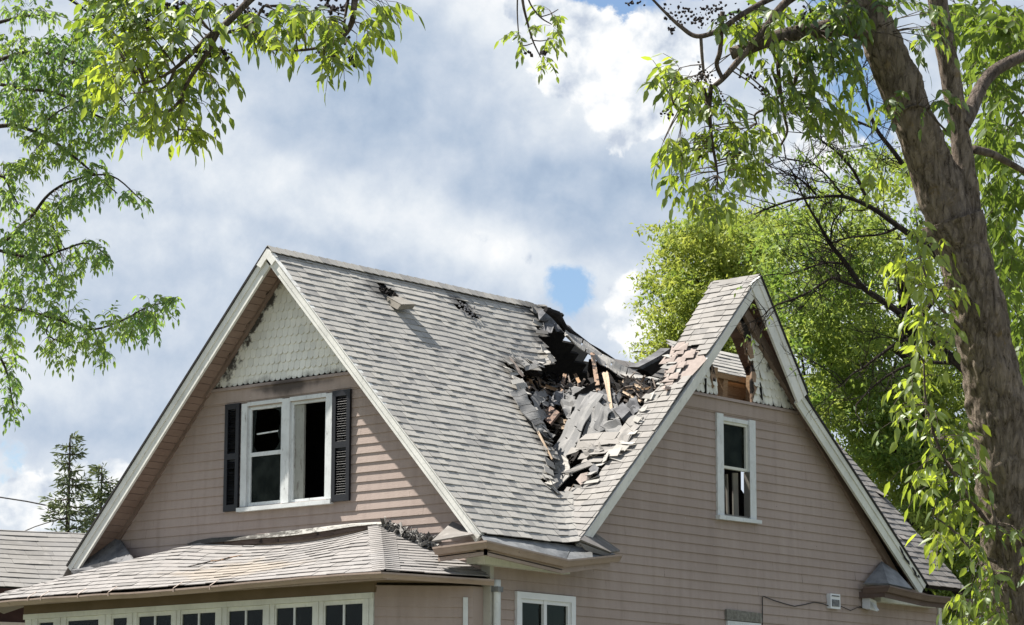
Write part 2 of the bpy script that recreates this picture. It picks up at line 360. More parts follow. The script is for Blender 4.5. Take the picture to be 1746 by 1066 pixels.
def mat_glass(name, tint, tr, rough=.03, refl=(.9, .95, .95)):
    m, t = material(name); gl = t.n('ShaderNodeBsdfGlossy'); gl.inputs['Roughness'].default_value = rough; gl.inputs[0].default_value = rgba(refl)
    tp = t.n('ShaderNodeBsdfTransparent'); tp.inputs[0].default_value = rgba(tint)
    df = t.n('ShaderNodeBsdfDiffuse'); t.put(df.inputs[0], t.mix(t.ss(t.noise(pos(t), 5, 5, .6), .4, .7), (.010, .011, .010), (.030, .034, .030)))
    mx = t.n('ShaderNodeMixShader'); mx.inputs[0].default_value = tr; t.put(mx.inputs[1], df.outputs[0]); t.put(mx.inputs[2], tp.outputs[0])
    fr = t.n('ShaderNodeFresnel'); fr.inputs[0].default_value = 1.5
    m2 = t.n('ShaderNodeMixShader'); t.put(m2.inputs[0], fr.outputs[0]); t.put(m2.inputs[1], mx.outputs[0]); t.put(m2.inputs[2], gl.outputs[0])
    o = t.n('ShaderNodeOutputMaterial'); t.put(o.inputs[0], m2.outputs[0]); return m
GLASS = mat_glass('dark_reflection_glass', (.5, .55, .5), .35, .12, (.10, .13, .11))  # gloss kept dark and greenish: a tree reflection put into the tint
GLASSC = mat_glass('clear_window_glass', (.75, .8, .75), .8, .03, (.4, .43, .4))
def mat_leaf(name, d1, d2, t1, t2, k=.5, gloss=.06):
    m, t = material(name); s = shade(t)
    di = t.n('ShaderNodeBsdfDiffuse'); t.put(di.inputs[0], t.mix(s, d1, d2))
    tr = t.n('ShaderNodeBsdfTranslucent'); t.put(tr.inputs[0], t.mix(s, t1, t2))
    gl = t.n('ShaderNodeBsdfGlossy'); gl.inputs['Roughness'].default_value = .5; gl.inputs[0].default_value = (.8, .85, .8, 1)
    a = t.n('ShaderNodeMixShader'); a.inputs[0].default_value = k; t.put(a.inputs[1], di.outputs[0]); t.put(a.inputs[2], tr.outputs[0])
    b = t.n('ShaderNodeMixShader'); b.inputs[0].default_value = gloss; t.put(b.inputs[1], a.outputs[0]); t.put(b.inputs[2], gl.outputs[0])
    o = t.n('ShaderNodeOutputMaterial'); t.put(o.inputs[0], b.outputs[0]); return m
def mat_bark(name, c1, c2, lich=None, scale=10):
    m, t = material(name); p = pos(t); st = t.mapv(p, (1, 1, .30))
    n1 = t.noise(st, scale*3.6, 9, .74, .8); n2 = t.noise(p, 4, 5, .6); n3 = t.noise(p, 50, 4, .6)
    vo = t.n('ShaderNodeTexVoronoi', feature='DISTANCE_TO_EDGE'); vo.inputs['Scale'].default_value = scale*2.4
    dv = t.n('ShaderNodeVectorMath', operation='SCALE'); t.put(dv.inputs[0], t.n('ShaderNodeTexNoise').outputs['Color']); dv.inputs[3].default_value = .1
    t.put(vo.inputs['Vector'], t.vmath('ADD', st, t.vmath('SCALE', t.vmath('ADD', (0, 0, 0), (0, 0, 0)))) if False else st)
    fur = t.ss(t.math('ADD', vo.outputs['Distance'], t.math('MULTIPLY', t.math('SUBTRACT', n1, .5), .35)), .0, .16)
    c = t.mix(t.ss(n1, .34, .64), c1, c2); c = t.mix(t.math('MULTIPLY', t.math('SUBTRACT', 1.0, fur), .28), c, tuple(x*.22 for x in c1)); c = t.mix(t.math('MULTIPLY', t.ss(n2, .45, .7), .6), c, tuple(x*1.25 for x in c2))
    c = t.mix(t.math('MULTIPLY', t.ss(n1, .46, .36), .85), c, tuple(x*.38 for x in c1))
    c = t.mix(t.math('MULTIPLY', t.ss(n3, .58, .75), .35), c, tuple(min(1, x*1.9) for x in c2))
    if lich:
        n4 = t.noise(p, 9, 6, .65); c = t.mix(t.math('MULTIPLY', t.math('MULTIPLY', t.ss(n4, .58, .68), t.ss(n2, .42, .6)), .75), c, lich)
    return finish(m, t, c, .9, .15, t.math('ADD', t.math('ADD', n1, t.math('MULTIPLY', fur, .25)), t.math('MULTIPLY', n3, .35)), 1.0, .03)
# ------------------------------------------------------------------ ground
g = MB(); g.poly([(-600, -600, 0), (600, -600, 0), (600, 600, 0), (-600, 600, 0)])
GRASS = mat_plain('lawn_grass', (.10, .105, .065), (.13, .13, .085), 1.2, .95, .1)
tag(g.build('ground', GRASS), 'green lawn round the house', kind='structure')
g = MB(); g.poly([(-40, -3.2, .006), (14, -3.2, .006), (14, -1.6, .006), (-40, -1.6, .006)])
tag(g.build('path', mat_plain('concrete_path', (.28, .27, .25), (.34, .33, .30), 3, .9, .2)), 'concrete path beside the house', kind='structure')

# ------------------------------------------------------------------ the burnt house
HOUSE = empty('damaged_house', (4.8, 3.2, 0), 'fire damaged mauve clapboard house with a collapsed steep grey roof', 'house')
EA, YR, ZR, TA = 4.685, 3.253, 8.407, 1.063          # eave height, ridge line, ridge height, pitch of the front gable roof
OA, OB = -.4035, -.221                                # rake planes: x of gable A, y of gable B
YE = -.222; XBE = 1.299; TB = .993                    # eave of the south slope; eave edge and pitch of the cross gable
cA, sA = 1/math.hypot(1, TA), TA/math.hypot(1, TA)
cB, sB = 1/math.hypot(1, TB), TB/math.hypot(1, TB)
NA = np.array([0, -sA, cA]); NB = np.array([-sB, 0, cB]); NK = np.array([0, sA, cA])
PA = np.array([0, YE, EA]); PB = np.array([XBE, 0, 4.69]); PK = np.array([0, YR, ZR])
def A3(u, v, h=0.): return np.array([u, YE+v*cA-h*sA, EA+v*sA+h*cA])
def B3(u, v, h=0.): return np.array([XBE+v*cB-h*sB, u, 4.69+v*sB+h*cB])
def onA(q, h=0.): return hit(NA, PA+NA*h, q)
def onB(q, h=0.): return hit(NB, PB+NB*h, q)
def uvA(q): P = onA(q); return (P[0], (P[2]-EA)/sA)
def uvB(q): P = onB(q); return (P[1], (P[2]-4.69)/sB)

def clip_half(poly, a, b, c):
    """keep a*u+b*v+c >= 0"""
    out = []; n = len(poly)
    for i in range(n):
        p, q = poly[i], poly[(i+1) % n]; dp, dq = a*p[0]+b*p[1]+c, a*q[0]+b*q[1]+c
        if dp >= 0: out.append(p)
        if (dp >= 0) != (dq >= 0):
            k = dp/(dp-dq); out.append((p[0]+(q[0]-p[0])*k, p[1]+(q[1]-p[1])*k))
    return out
def inside(poly, u, v):
    c = False; n = len(poly)
    for i in range(n):
        (x1, y1), (x2, y2) = poly[i], poly[(i+1) % n]
        if (y1 > v) != (y2 > v) and u < (x2-x1)*(v-y1)/(y2-y1)+x1: c = not c
    return c
def edge_half(p, q):
    """half plane to the left of p->q"""
    a, b = -(q[1]-p[1]), (q[0]-p[0]); return (a, b, -(a*p[0]+b*p[1]))

def shingles(name, F, u0, u1, vmax, halves, mat, parent, keep=None, expo=.118, tabw=(.10, .21), seed=1, v0=0., bend=None, lift=.0, ulim=None):
    """overlapping tabs laid in courses; F(u,v,h) gives the 3-D point"""
    rnd = random.Random(seed); mb = MB(); k = 0
    while v0+k*expo < vmax:
        va = v0+k*expo; u = u0-rnd.random()*.3; run = 0
        while u < u1:
            wd = rnd.uniform(*tabw); ua, ub = u+.0025, u+wd-.0025; u += wd
            if rnd.random() < .0: continue
            wav = .0045*math.sin(va*5+ua*1.7)+.006*noise.noise(Vector((ua*1.3, va*2.1, seed)))
            drop = rnd.random()*.002 + wav*.4 + (.004 if rnd.random() < .35 else 0)
            h0 = .0105 + (.006 if rnd.random() < .33 else 0) + rnd.random()*.0015
            if lift and rnd.random() < lift: h0 += rnd.uniform(.01, .05); drop += rnd.uniform(-.02, .02)
            mb.cur = min(1, max(0, rnd.gauss(.64, .10))) if rnd.random() > .14 else rnd.uniform(.25, .42)
            vb = va+expo+.03
            pl = [(ua, va-drop), (ub, va-drop+rnd.uniform(-.003, .003)), (ub, vb), (ua, vb)]
            cu, cv = (ua+ub)/2, va+expo/2
            if keep and not keep(cu, cv, rnd): continue
            if ulim: pl = clip_half(pl, -1, 0, ulim(cv)+rnd.uniform(-.012, .02))
            if len(pl) < 3: continue
            for hf in halves:
                pl = clip_half(pl, *hf)
                if len(pl) < 3: break
            if len(pl) < 3: continue
            top = []; bot = []
            for (a, b) in pl:
                kk = max(0., min(1.15, (b-va)/expo)); hh = h0*(1-kk/1.25)
                if bend: hh += bend(a, b)
                top.append(F(a, b, hh+.004)); bot.append(F(a, b, hh-.006))
            ti = [mb.vert(p) for p in top]; bi = [mb.vert(p) for p in bot]; n = len(ti)
            mb.f.append(ti)
            for i in range(n):
                j = (i+1) % n; mb.f.append([ti[j], ti[i], bi[i], bi[j]])
        k += 1
    return mb.build(name, mat, parent, recalc=False)
def deck(name, F, u0, u1, v0, v1, halves, keep, parent, mat, th=.05, row=.14, du=.10, h=-.012, bend=None):
    mb = MB(); v = v0
    while v < v1:
        vb = min(v+row, v1); u = u0; runs = []; cur = None
        while u < u1:
            ub = min(u+du, u1); ok = keep((u+ub)/2, (v+vb)/2) if keep else True
            if bend is not None:
                if ok: runs.append([u, ub])
            elif ok:
                if cur is None: cur = [u, ub]
                else: cur[1] = ub
            elif cur is not None: runs.append(cur); cur = None
            u = ub
        if cur is not None: runs.append(cur)
        for a, b in runs:
            if len(runs) > 1 and bend is None: a += random.uniform(-.03, .03)*(a > u0); b += random.uniform(-.04, .04)*(b < u1)
            pl = [(a, v), (b, v), (b, vb-.001), (a, vb-.001)]
            for hf in halves:
                pl = clip_half(pl, *hf)
                if len(pl) < 3: break
            if len(pl) < 3: continue
            tp = [F(x, y, h+(bend(x, y) if bend else 0)) for x, y in pl]; o = F(0, 0, -th)-F(0, 0, 0)
            mb.prism(tp, o)
        v = vb
    return mb.build(name, mat, parent)

# --- main roof, south slope (faces the camera, ridge runs away to the right)
LA = (ZR-EA)/sA                                        # slope length
def valleyx(v): return XBE+(v*sA)/TB                    # x of the valley at slope distance v on A
HOLE = [uvA(q) for q in ((919, 522), (927, 545), (921, 560), (926, 578), (932, 595), (940, 617), (925, 622), (905, 615), (890, 617), (868, 611), (874, 628), (886, 648), (897, 672), (904, 695), (918, 712), (926, 735), (938, 752), (944, 775), (938, 800), (932, 822), (938, 838), (957, 848), (985, 838), (1100, 700), (1150, 400), (960, 430))]
VENT1 = [uvA(q) for q in ((642, 486), (655, 487), (664, 494), (676, 503), (682, 512), (672, 518), (661, 509), (652, 500))]
VENT2 = [uvA(q) for q in ((776, 513), (791, 514), (800, 524), (812, 536), (806, 541), (795, 536), (784, 527))]
def keepA(u, v, r=None):
    j = (r.uniform(-.05, .05) if r else 0)
    if inside(HOLE, u+j, v) or inside(VENT1, u, v) or inside(VENT2, u, v): return False
    return True
hvA = (-sA/TB, 0)
halA = [(1, 0, -OA), (0, -1, LA+.01), edge_half((XBE+.0, -.0), (XBE+(LA*sA)/TB, LA))[:3]]
def sagA(u, v):
    # roof dips toward the collapse and undulates a little
    d = max(0, 1-math.hypot(u-3.7, (v-3.0)*.8)/2.0); return -.20*d*d + .006*math.sin(u*2.3+v)*math.sin(v*1.9)
def curl(u, v):
    """south slope turns up into the other slope at the valley"""
    d = valleyx(v)-u; return .05*max(0, 1-d/.35)**2 if d > -.1 else .05
roofA = shingles('roof_slope', A3, OA-.02, 6.0, LA, [(1, 0, -OA+.02), (0, -1, LA+.012), edge_half((XBE+.03, -.2), (XBE+.03+((LA+.2)*sA)/TB, LA))], SHING, HOUSE, keepA, seed=3, bend=lambda u, v: sagA(u, v)+curl(u, v), lift=0)
deck('roof_deck', A3, OA+.03, 6.0, .01, LA, [(0, -1, LA-.01), edge_half((XBE+.0, -.2), (XBE+((LA+.2)*sA)/TB, LA))], lambda u, v: keepA(u, v), HOUSE, CHAR, bend=lambda u, v: sagA(u, v)-.004)
# back (north) slope: only its charred underside shows, ends in a broken edge
def K3(u, v, h=0.): return np.array([u, YR+v*cA+h*sA, ZR-v*sA+h*cA])
kb = [hit(NK, PK, q) for q in ((945, 545), (958, 580), (1002, 645))]
KE = [(p[0], (ZR-p[2])/sA) for p in kb]
def keepK(u, v):
    x = KE[0][0]+(KE[2][0]-KE[0][0])*(v-KE[0][1])/(KE[2][1]-KE[0][1]) if v > KE[0][1] else KE[0][0]
    return u < x
deck('roof_deck', K3, OA+.03, 7.5, .02, LA, [], keepK, HOUSE, CHAR, h=-.02)
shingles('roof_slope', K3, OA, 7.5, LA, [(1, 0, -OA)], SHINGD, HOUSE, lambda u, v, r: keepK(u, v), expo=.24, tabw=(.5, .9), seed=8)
# ridge caps along the surviving ridge
rc = MB(); rn = random.Random(5); x = OA-.02
while x < 4.62:
    L_ = .15; rc.cur = rn.uniform(.3, .75); z0 = ZR+.012; dz = sagA(x, LA)*.6
    for s in (1, -1):
        a = [(x, YR, z0+.014+dz), (x+L_+.02, YR, z0+.004+dz), (x+L_+.02, YR-s*.12*cA, z0+.004-.12*sA+dz), (x, YR-s*.12*cA, z0+.014-.12*sA+dz)]
        rc.prism(a, (0, -s*sA*.007, cA*.007))
    x += L_
rc.build('ridge_cap', SHING, HOUSE)
# --- south slope to the right of the cross gable, ending in the far rake
RT = [uvA(q) for q in ((1386, 690), (1452, 768), (1646, 1003), (1560, 1003), (1500, 900), (1420, 780), (1372, 690))]
def keepR(u, v, r=None): return u > 8.98-(v*sA)/.79+.12
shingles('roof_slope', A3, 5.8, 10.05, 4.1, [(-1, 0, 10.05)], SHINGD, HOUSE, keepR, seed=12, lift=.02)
deck('roof_deck', A3, 5.8, 10.03, .01, 4.1, [], lambda u, v: keepR(u-.1, v), HOUSE, CHAR)
fr = MB(); fr.prism([A3(10.05, 0, 0), A3(10.05, 4.1, 0), A3(10.05, 4.1, -.17), A3(10.05, 0, -.17)], (-.03, 0, 0)); fr.build('rake_board', TAR, HOUSE)

# --- cross gable, west slope: strip behind rake B, broken edge on the left
HB = [uvB(q) for q in ((1215, 482), (1208, 494), (1200, 505), (1190, 522), (1176, 548), (1163, 572), (1150, 592), (1147, 615), (1140, 640), (1128, 655), (1112, 672), (1094, 700), (1080, 722), (1076, 745), (1064, 760), (1046, 775), (1030, 792), (1012, 803), (1006, 822), (985, 838), (957, 848))]
LB = (8.452-4.69)/sB
HBP = HB + [(3.0, .8), (6., 3.), (6, 7), (1.0, 7)]
_HS = sorted([(b_, a_) for a_, b_ in HB[:16]])
def ULIM(v): return float(np.interp(v, [x for x, _ in _HS], [y for _, y in _HS])) if v > 1.35 else 9.
def keepB(u, v, r=None):
    if r is not None and v > 1.35: return u-.12 < ULIM(v)
    j = (r.uniform(-.06, .06) if r else 0); return not inside(HBP, u+j, v)
def valy(v): return YE+(v*sB)/TA
def curlB(u, v):
    d = valy(v)-u; return .03*max(0, 1-d/.3)**2 if d > -.1 else .03
BENDB = lambda u, v: curlB(u, v) + .01*math.sin(v*3+u*5) - .05*max(0, 1-abs(v-3.6)/1.0)*max(0, u)
halB = [(1, 0, .221+.02), (0, -1, LB+.012), (0, 1, .03)]
def belowvalley(u, v): return u < valy(v)+.05
BARE = [uvB(q) for q in ((1145, 590), (1175, 592), (1195, 600), (1205, 612), (1165, 655), (1128, 655))]
shingles('roof_slope', B3, OB-.02, 2.5, LB, halB, SHINGB, HOUSE, lambda u, v, r: keepB(u, v, r) and belowvalley(u, v) and not inside(BARE, u, v), seed=21, bend=BENDB, lift=0, ulim=ULIM, tabw=(.13, .24))
deck('roof_deck', B3, OB+.03, 2.5, .02, LB, [(0, -1, LB-.01)], lambda u, v: keepB(u, v) and belowvalley(u, v), HOUSE, CHAR, bend=BENDB)
bb = MB()
for i in range(26):
    u, v = random.uniform(.0, .48), random.uniform(3.05, 3.95)
    if inside(BARE, u, v): bb.cur = random.random(); a = random.uniform(.05, .10); b = random.uniform(.04, .09); hh = random.uniform(.0, .03); bb.prism([B3(u-a, v-b, hh), B3(u+a, v-b, hh+.02*random.random()), B3(u+a, v+b, hh), B3(u-a*.7, v+b, hh+.02*random.random())], NB*.008)
bb.cur = .5; bb.prism([B3(u_, v_, -.006) for u_, v_ in BARE], NB*-.006); bb.build('bare_sheathing', PINK, HOUSE)
# short surviving piece of ridge at gable B
rb = MB(); y = OB-.01
while y < .48:
    rb.cur = random.uniform(.3, .7)
    for s in (1, -1):
        zz = 8.452+.012-.04*max(0, y); a = [(5.087, y, zz), (5.087, y+.17, zz), (5.087+s*.12*cB, y+.17, zz-.12*sB), (5.087+s*.12*cB, y, zz-.12*sB)]
        rb.prism(a, (s*sB*.008, 0, cB*.008))
    y += .15
rb.build('ridge_cap', SHINGB, HOUSE)
# east slope of the cross gable: kinked, seen from below as the soffit and from the edge
KN = [(5.087, 8.452), (6.072, 7.067), (6.204, 6.887), (8.98, 4.70)]
eb = MB()
for (x1, z1), (x2, z2) in zip(KN, KN[1:]):
    n = unit((-(z2-z1), 0, (x2-x1))); n = n if n[2] > 0 else -n
    y1_, y2_ = (.55, .55) if x1 < 6.1 else (1.9, -.2)
    eb.prism([(x1, OB-.02, z1), (x2, OB-.02, z2), (x2, y2_, z2), (x1, y1_, z1)], n*.022)
eb.build('roof_slope', TAR, HOUSE)
sb = MB(); rn = random.Random(3)
for (x1, z1), (x2, z2) in zip(KN, KN[1:]):
    L_ = math.hypot(x2-x1, z2-z1); d = np.array([(x2-x1)/L_, 0, (z2-z1)/L_]); n = unit((-(z2-z1), 0, (x2-x1))); n = n if n[2] > 0 else -n
    s = .0
    while s < L_-.02:
        e = min(s+.12, L_); a = np.array([x1, 0, z1])+d*s-n*.004; b = np.array([x1, 0, z1])+d*(e-.006)-n*.004
        yb = -.0+(.55 if x1 < 6 else .0); dn = -n*.018; sb.cur = rn.random()
        sb.prism([(a[0], OB+.025, a[2]), (b[0], OB+.025, b[2]), (b[0], yb, b[2]), (a[0], yb, a[2])], dn-n*rn.random()*.006); s = e
SOFFIT_DK = mat_wood('scorched_soffit_board', (.10, .065, .047), (.165, .11, .082), .28, (1, .2, 1))
sb.build('soffit', SOFFIT_DK, HOUSE)
# soffit of gable A (boards run front to back)
def mat_soffit():
    m, t = material('brown_soffit_paint'); p = pos(t); x, y, z = sep(t, p)
    n1 = t.noise(p, 5, 6, .6); c = t.mix(t.ss(n1, .3, .7), (.225, .160, .130), (.265, .195, .160)); c = t.mix(t.math('MULTIPLY', shade(t), .3), c, (.15, .105, .085))
    nz = t.noise(t.mapv(p, (2.4, 1, 1)), 7.5, 5, .6); k = t.math('ADD', t.math('MULTIPLY', t.math('ADD', x, .10), 3.2), t.math('MULTIPLY', t.math('SUBTRACT', nz, .56), 2.4))
    hi = t.ss(z, 6.7, 7.1); c = t.mix(t.math('MULTIPLY', t.math('MULTIPLY', t.ss(k, .05, .3), hi), .96), c, (.014, .012, .011))
    return finish(m, t, c, .75, .2, n1, .2, .005)
SOFF = mat_soffit()
for s in (1, -1):
    so_ = MB(); v = .05
    while v < LA-.05:
        e = min(v+.105, LA-.05)
        P = lambda x, vv, h: np.array([x, YR+s*(LA-vv)*cA+s*h*sA, ZR-(LA-vv)*sA+h*cA])
        so_.cur = random.random()
        so_.prism([P(OA+.03, v, -.078), P(OA+.03, e-.006, -.078), P(.02, e-.006, -.078), P(.02, v, -.078)], (P(0, v, -.095)-P(0, v, -.078))*(1+random.random()*.25)); v = e
    so_.build('soffit', SOFF, HOUSE)
# rake boards (white, two steps with a black shingle edge)
def rake(p0, p1, outv, nrm, th=.185, mat=WHITE, name='rake_board', edge=.016):
    """board under line p0-p1, face towards outv, hanging down along -nrm"""
    p0, p1, outv, nrm = V3(p0), V3(p1), V3(outv), V3(nrm)
    mb = MB()
    mb.prism([p0-nrm*.012, p1-nrm*.012, p1-nrm*th, p0-nrm*th], -outv*.035)
    mb.prism([p0-nrm*.012+outv*.014, p1-nrm*.012+outv*.014, p1-nrm*.085+outv*.014, p0-nrm*.085+outv*.014], -outv*.0135)
    o = mb.build(name, mat, HOUSE)
    e = MB(); e.prism([p0+nrm*edge+outv*.03, p1+nrm*edge+outv*.03, p1-nrm*.010+outv*.03, p0-nrm*.010+outv*.03], -outv*.075); e.build('drip_edge', TAR if edge > 0 else mat, o)
    return o
for s in (1, -1):
    n = np.array([0, s*sA, cA]); ap = np.array([OA, YR, ZR]); lo = np.array([OA, YR+s*3.475, EA])
    if s < 0: ap2, lo2 = ap, lo
    else: ap2, lo2 = ap, lo+np.array([0, .052, 0])
    rake(ap2, lo2, (-1, 0, 0), n, .175 if s > 0 else .135, edge=.016 if s > 0 else -.004)
apx = MB(); apx.prism([(OA-.018, YR, ZR-.016), (OA-.018, YR-.15, ZR-.176), (OA-.018, YR-.09, ZR-.23), (OA-.018, YR, ZR-.135), (OA-.018, YR+.10, ZR-.24), (OA-.018, YR+.17, ZR-.197)], (-.016, 0, 0)); apx.build('apex_board', WHITE, HOUSE)
RBL = [(1.299, 4.69), (2.459, 5.80), (3.546, 6.86), (5.087, 8.452)]
for a, b in zip(RBL[:1]+RBL[2:3], [RBL[2], RBL[3]]):
    n = unit((-(b[1]-a[1]), 0, b[0]-a[0])); rake((a[0], OB, a[1]), (b[0], OB, b[1]), (0, -1, 0), n, .14, edge=-.002)
rake((5.06, OB-.03, 8.44), (6.10, OB-.03, 7.02), (0, -1, 0), unit((1.42, 0, 1.04)), .245)
n = unit((.79, 0, 1.0)); a, b = np.array([6.02, OB, 7.03]), np.array([8.98, OB, 4.70]); n = unit((-(b-a)[2], 0, (b-a)[0]))
rk = rake(a, b, (0, -1, 0), n, .20, BOUNCEW)
# peeled black patches near its foot
pk = MB()
for (k, wd, off) in ((.80, .09, .05), (.823, .10, .07), (.845, .10, .08), (.862, .05, .07), (.905, .09, .06), (.93, .07, .08), (.945, .03, .05)):
    c = a+(b-a)*k-n*off; d = unit(b-a); q = []
    for i in range(9):
        t_ = i/9*2*math.pi; r_ = random.uniform(.5, 1.1); q.append(c+d*math.cos(t_)*wd*r_-n*math.sin(t_)*.024*r_+np.array([0, -.0155, 0]))
    pk.prism(q, (0, -.002, 0))
pk.build('peeled_paint', TAR, rk)

# --- walls in lap siding
EXPO = .1135
def siding(name, to3, zlo, zhi, spans, openings, seed=2):
    """to3(s,z,out); spans(z)->list of (lo,hi); openings: (s0,s1,z0,z1)"""
    rn = random.Random(seed); mb = MB(); k = 0
    zb = zlo
    while zb < zhi-1e-6:
        zt = min(zb+EXPO, zhi); cuts = sorted({zb, zt} | {z for o in openings for z in (o[2], o[3]) if zb < z < zt})
        tone = rn.random()*.7
        for za, zc in zip(cuts, cuts[1:]):
            for (lo0, hi0), (lo1, hi1) in zip(spans(za+1e-4), spans(zc-1e-4)):
                segs = [[(lo0, hi0), (lo1, hi1)]]
                for (s0, s1, z0, z1) in openings:
                    if za >= z1-1e-6 or zc <= z0+1e-6: continue
                    ns = []
                    for (l0, h0), (l1, h1) in segs:
                        if s1 <= l0 or s0 >= h0: ns.append([(l0, h0), (l1, h1)]); continue
                        if l0 < s0: ns.append([(l0, s0), (l1, s0)])
                        if h0 > s1: ns.append([(s1, h0), (s1, h1)])
                    segs = ns
                for (l0, h0), (l1, h1) in segs:
                    if h0-l0 < .004 and h1-l1 < .004: continue
                    # boards come in lengths
                    js = [l0]; x = l0+rn.uniform(.8, 3.2)
                    while x < h0-.3: js.append(x); x += rn.uniform(1.6, 3.6)
                    js.append(h0)
                    for i in range(len(js)-1):
                        xa, xb = js[i], js[i+1]; ta = l1 if i == 0 else min(max(xa, l1), h1); tb = h1 if i == len(js)-2 else min(max(xb-.002, l1), h1)
                        mb.cur = min(1, max(0, tone+rn.uniform(-.15, .15)))
                        off = lambda z: .0135*(1-(z-zb)/EXPO)+.002
                        w1 = rn.uniform(-.0015, .0015)
                        A_, B_ = to3(xa, za, off(za)+w1), to3(xb-.002, za, off(za)+w1)
                        mb.poly([A_, B_, to3(tb, zc, off(zc)), to3(ta, zc, off(zc))])
                        if za == zb: mb.poly([to3(xa, za, -.002), to3(xb-.002, za, -.002), B_, A_])
        zb = zt; k += 1
    return mb.build(name, SID, HOUSE, recalc=False)
toA = lambda s, z, o: (-o, s, z)
toB = lambda s, z, o: (s, -o, z)
def spA(z):
    if z < 4.60: return [(.02, 6.50)]
    return [(max(.02, YE+(z+.10-EA)/TA), min(6.50, 6.33-(z-5.064)/1.09))]
def spB(z):
    if z < 4.60: return [(.02, 9.62)]
    return [(XBE+(z+.10-4.69)/TB if z > 4.9 else .02+(z-4.6)*5.2, 7.903-(z-5.439)/.9)]
WA = (2.56, 3.99, 5.30, 6.535)     # burnt window on gable A: y0,y1,z0,z1
WB = (4.47, 5.16, 5.30, 6.55)      # sash window on gable B
WC = (.48, 1.46, 2.95, 4.05)       # ground-floor slider on B
WD = (4.62, 5.25, 2.9, 3.98)
siding('siding_wall', toA, 0.02, 6.79, spA, [WA], 4)
siding('siding_wall', toB, 0.02, 6.79, spB, [WB, WC, WD], 9)
bk = MB(); bk.box((9.60, .02, 0), (9.645, 6.5, 4.6)); bk.box((0.0, 6.5, 0), (9.645, 6.55, 4.6)); bk.build('siding_wall', SID, HOUSE)
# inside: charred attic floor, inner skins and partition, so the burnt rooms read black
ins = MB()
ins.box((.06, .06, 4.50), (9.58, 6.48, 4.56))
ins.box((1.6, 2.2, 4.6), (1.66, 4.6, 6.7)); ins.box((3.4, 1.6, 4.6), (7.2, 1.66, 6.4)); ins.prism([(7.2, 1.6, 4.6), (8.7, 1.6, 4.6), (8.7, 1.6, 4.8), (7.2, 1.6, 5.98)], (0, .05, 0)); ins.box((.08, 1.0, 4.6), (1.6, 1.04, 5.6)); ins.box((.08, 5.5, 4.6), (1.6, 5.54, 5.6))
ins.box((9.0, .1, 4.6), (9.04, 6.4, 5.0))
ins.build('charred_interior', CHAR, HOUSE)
# inner skin just behind the siding with the window openings left out
sk = MB()
for (s0, s1, z0, z1) in ((.1, WA[0], 4.6, 6.6), (WA[1], 6.2, 4.6, 6.6), (WA[0], WA[1], 4.6, WA[2]), (WA[0], WA[1], WA[3], 6.78)):
    n_ = 8
    for i in range(n_):
        za, zb = z0+(z1-z0)*i/n_, z0+(z1-z0)*(i+1)/n_; l, h = spA(zb)[0]; a_, b_ = max(s0, l), min(s1, h)
        if b_ > a_: sk.box((.03, a_, za), (.05, b_, zb))
for (s0, s1, z0, z1) in ((1.4, WB[0], 4.6, 6.78), (WB[1], 8.6, 4.6, 6.78), (WB[0], WB[1], 4.6, WB[2]), (WB[0], WB[1], WB[3], 6.78)):
    n_ = 8
    for i in range(n_):
        za, zb = z0+(z1-z0)*i/n_, z0+(z1-z0)*(i+1)/n_; l, h = spB(zb)[0]; a_, b_ = max(s0, l), min(s1, h)
        if b_ > a_: sk.box((a_, .03, za), (b_, .05, zb))
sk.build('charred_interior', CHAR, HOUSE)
# lower rooms
lr = MB(); lr.box((2.2, .1, 0), (2.25, 6.4, 4.45)); lr.box((.1, 1.5, 0), (9.5, 1.55, 4.45)); lr.build('interior_wall', CURT, HOUSE)

# --- fish-scale gable panels
def scales(name, to3, zlo, zhi, spans, hole=None, rowh=.107, wd=.094, seed=4, loose=0.):
    rn = random.Random(seed); mb = MB(); k = 0; z = zlo
    while z < zhi:
        zt = z+rowh; l, h = spans(z)[0]; l2, h2 = spans(min(zt+.05, zhi))[0]
        if h-l < .05: break
        s = l-wd+(wd/2 if k % 2 else 0); 
        while s < h+wd:
            c = s+wd/2; top = min(zt+.04, zhi)
            if not (hole and hole(c, z+.05)):
                mb.cur = rn.random(); j = rn.uniform(-.004, .004); o0 = .020+rn.uniform(0, .004)+(rn.uniform(.006, .03) if rn.random() < loose else 0); pts = [(s+.0015, top), (s+.0015, z+.030+j)]
                for i in range(1, 6):
                    a = math.pi+math.pi*i/6; pts.append((c+math.cos(a)*(wd/2-.0015), z+.030+j+math.sin(a)*.036))
                pts += [(s+wd-.0015, z+.030+j), (s+wd-.0015, top)]
                # clip to the gable outline
                q0, q1 = (l, z), (l2, zt+.05); pts = clip_half(pts, *[-x for x in edge_half(q0, q1)])
                q0, q1 = (h, z), (h2, zt+.05); pts = clip_half(pts, *edge_half(q0, q1))
                if z <= zlo+.001: pts = clip_half(pts, 0, 1, -(zlo-.03))
                if len(pts) > 2:
                    of = lambda zz: o0*(1-(zz-z+.006)/(rowh+.06))
                    f_ = [mb.vert(to3(x, zz, of(zz)+.006)) for x, zz in pts]; b_ = [mb.vert(to3(x, zz, of(zz)-.002)) for x, zz in pts]
                    mb.f.append(f_); n = len(f_)
                    for i in range(n): mb.f.append([f_[(i+1) % n], f_[i], b_[i], b_[(i+1) % n]])
            s += wd
        z = zt; k += 1
    return mb.build(name, SCALE, HOUSE)
def gA(z): return [(YE+(z+.09-EA)/TA, 6.33-(z-5.064)/1.09)]
def gB(z): return [(XBE+(z+.13-4.69)/TB, 7.903-(z-5.439)/.9)]
ga = scales('gable_panel', toA, 6.83, 8.28, gA)
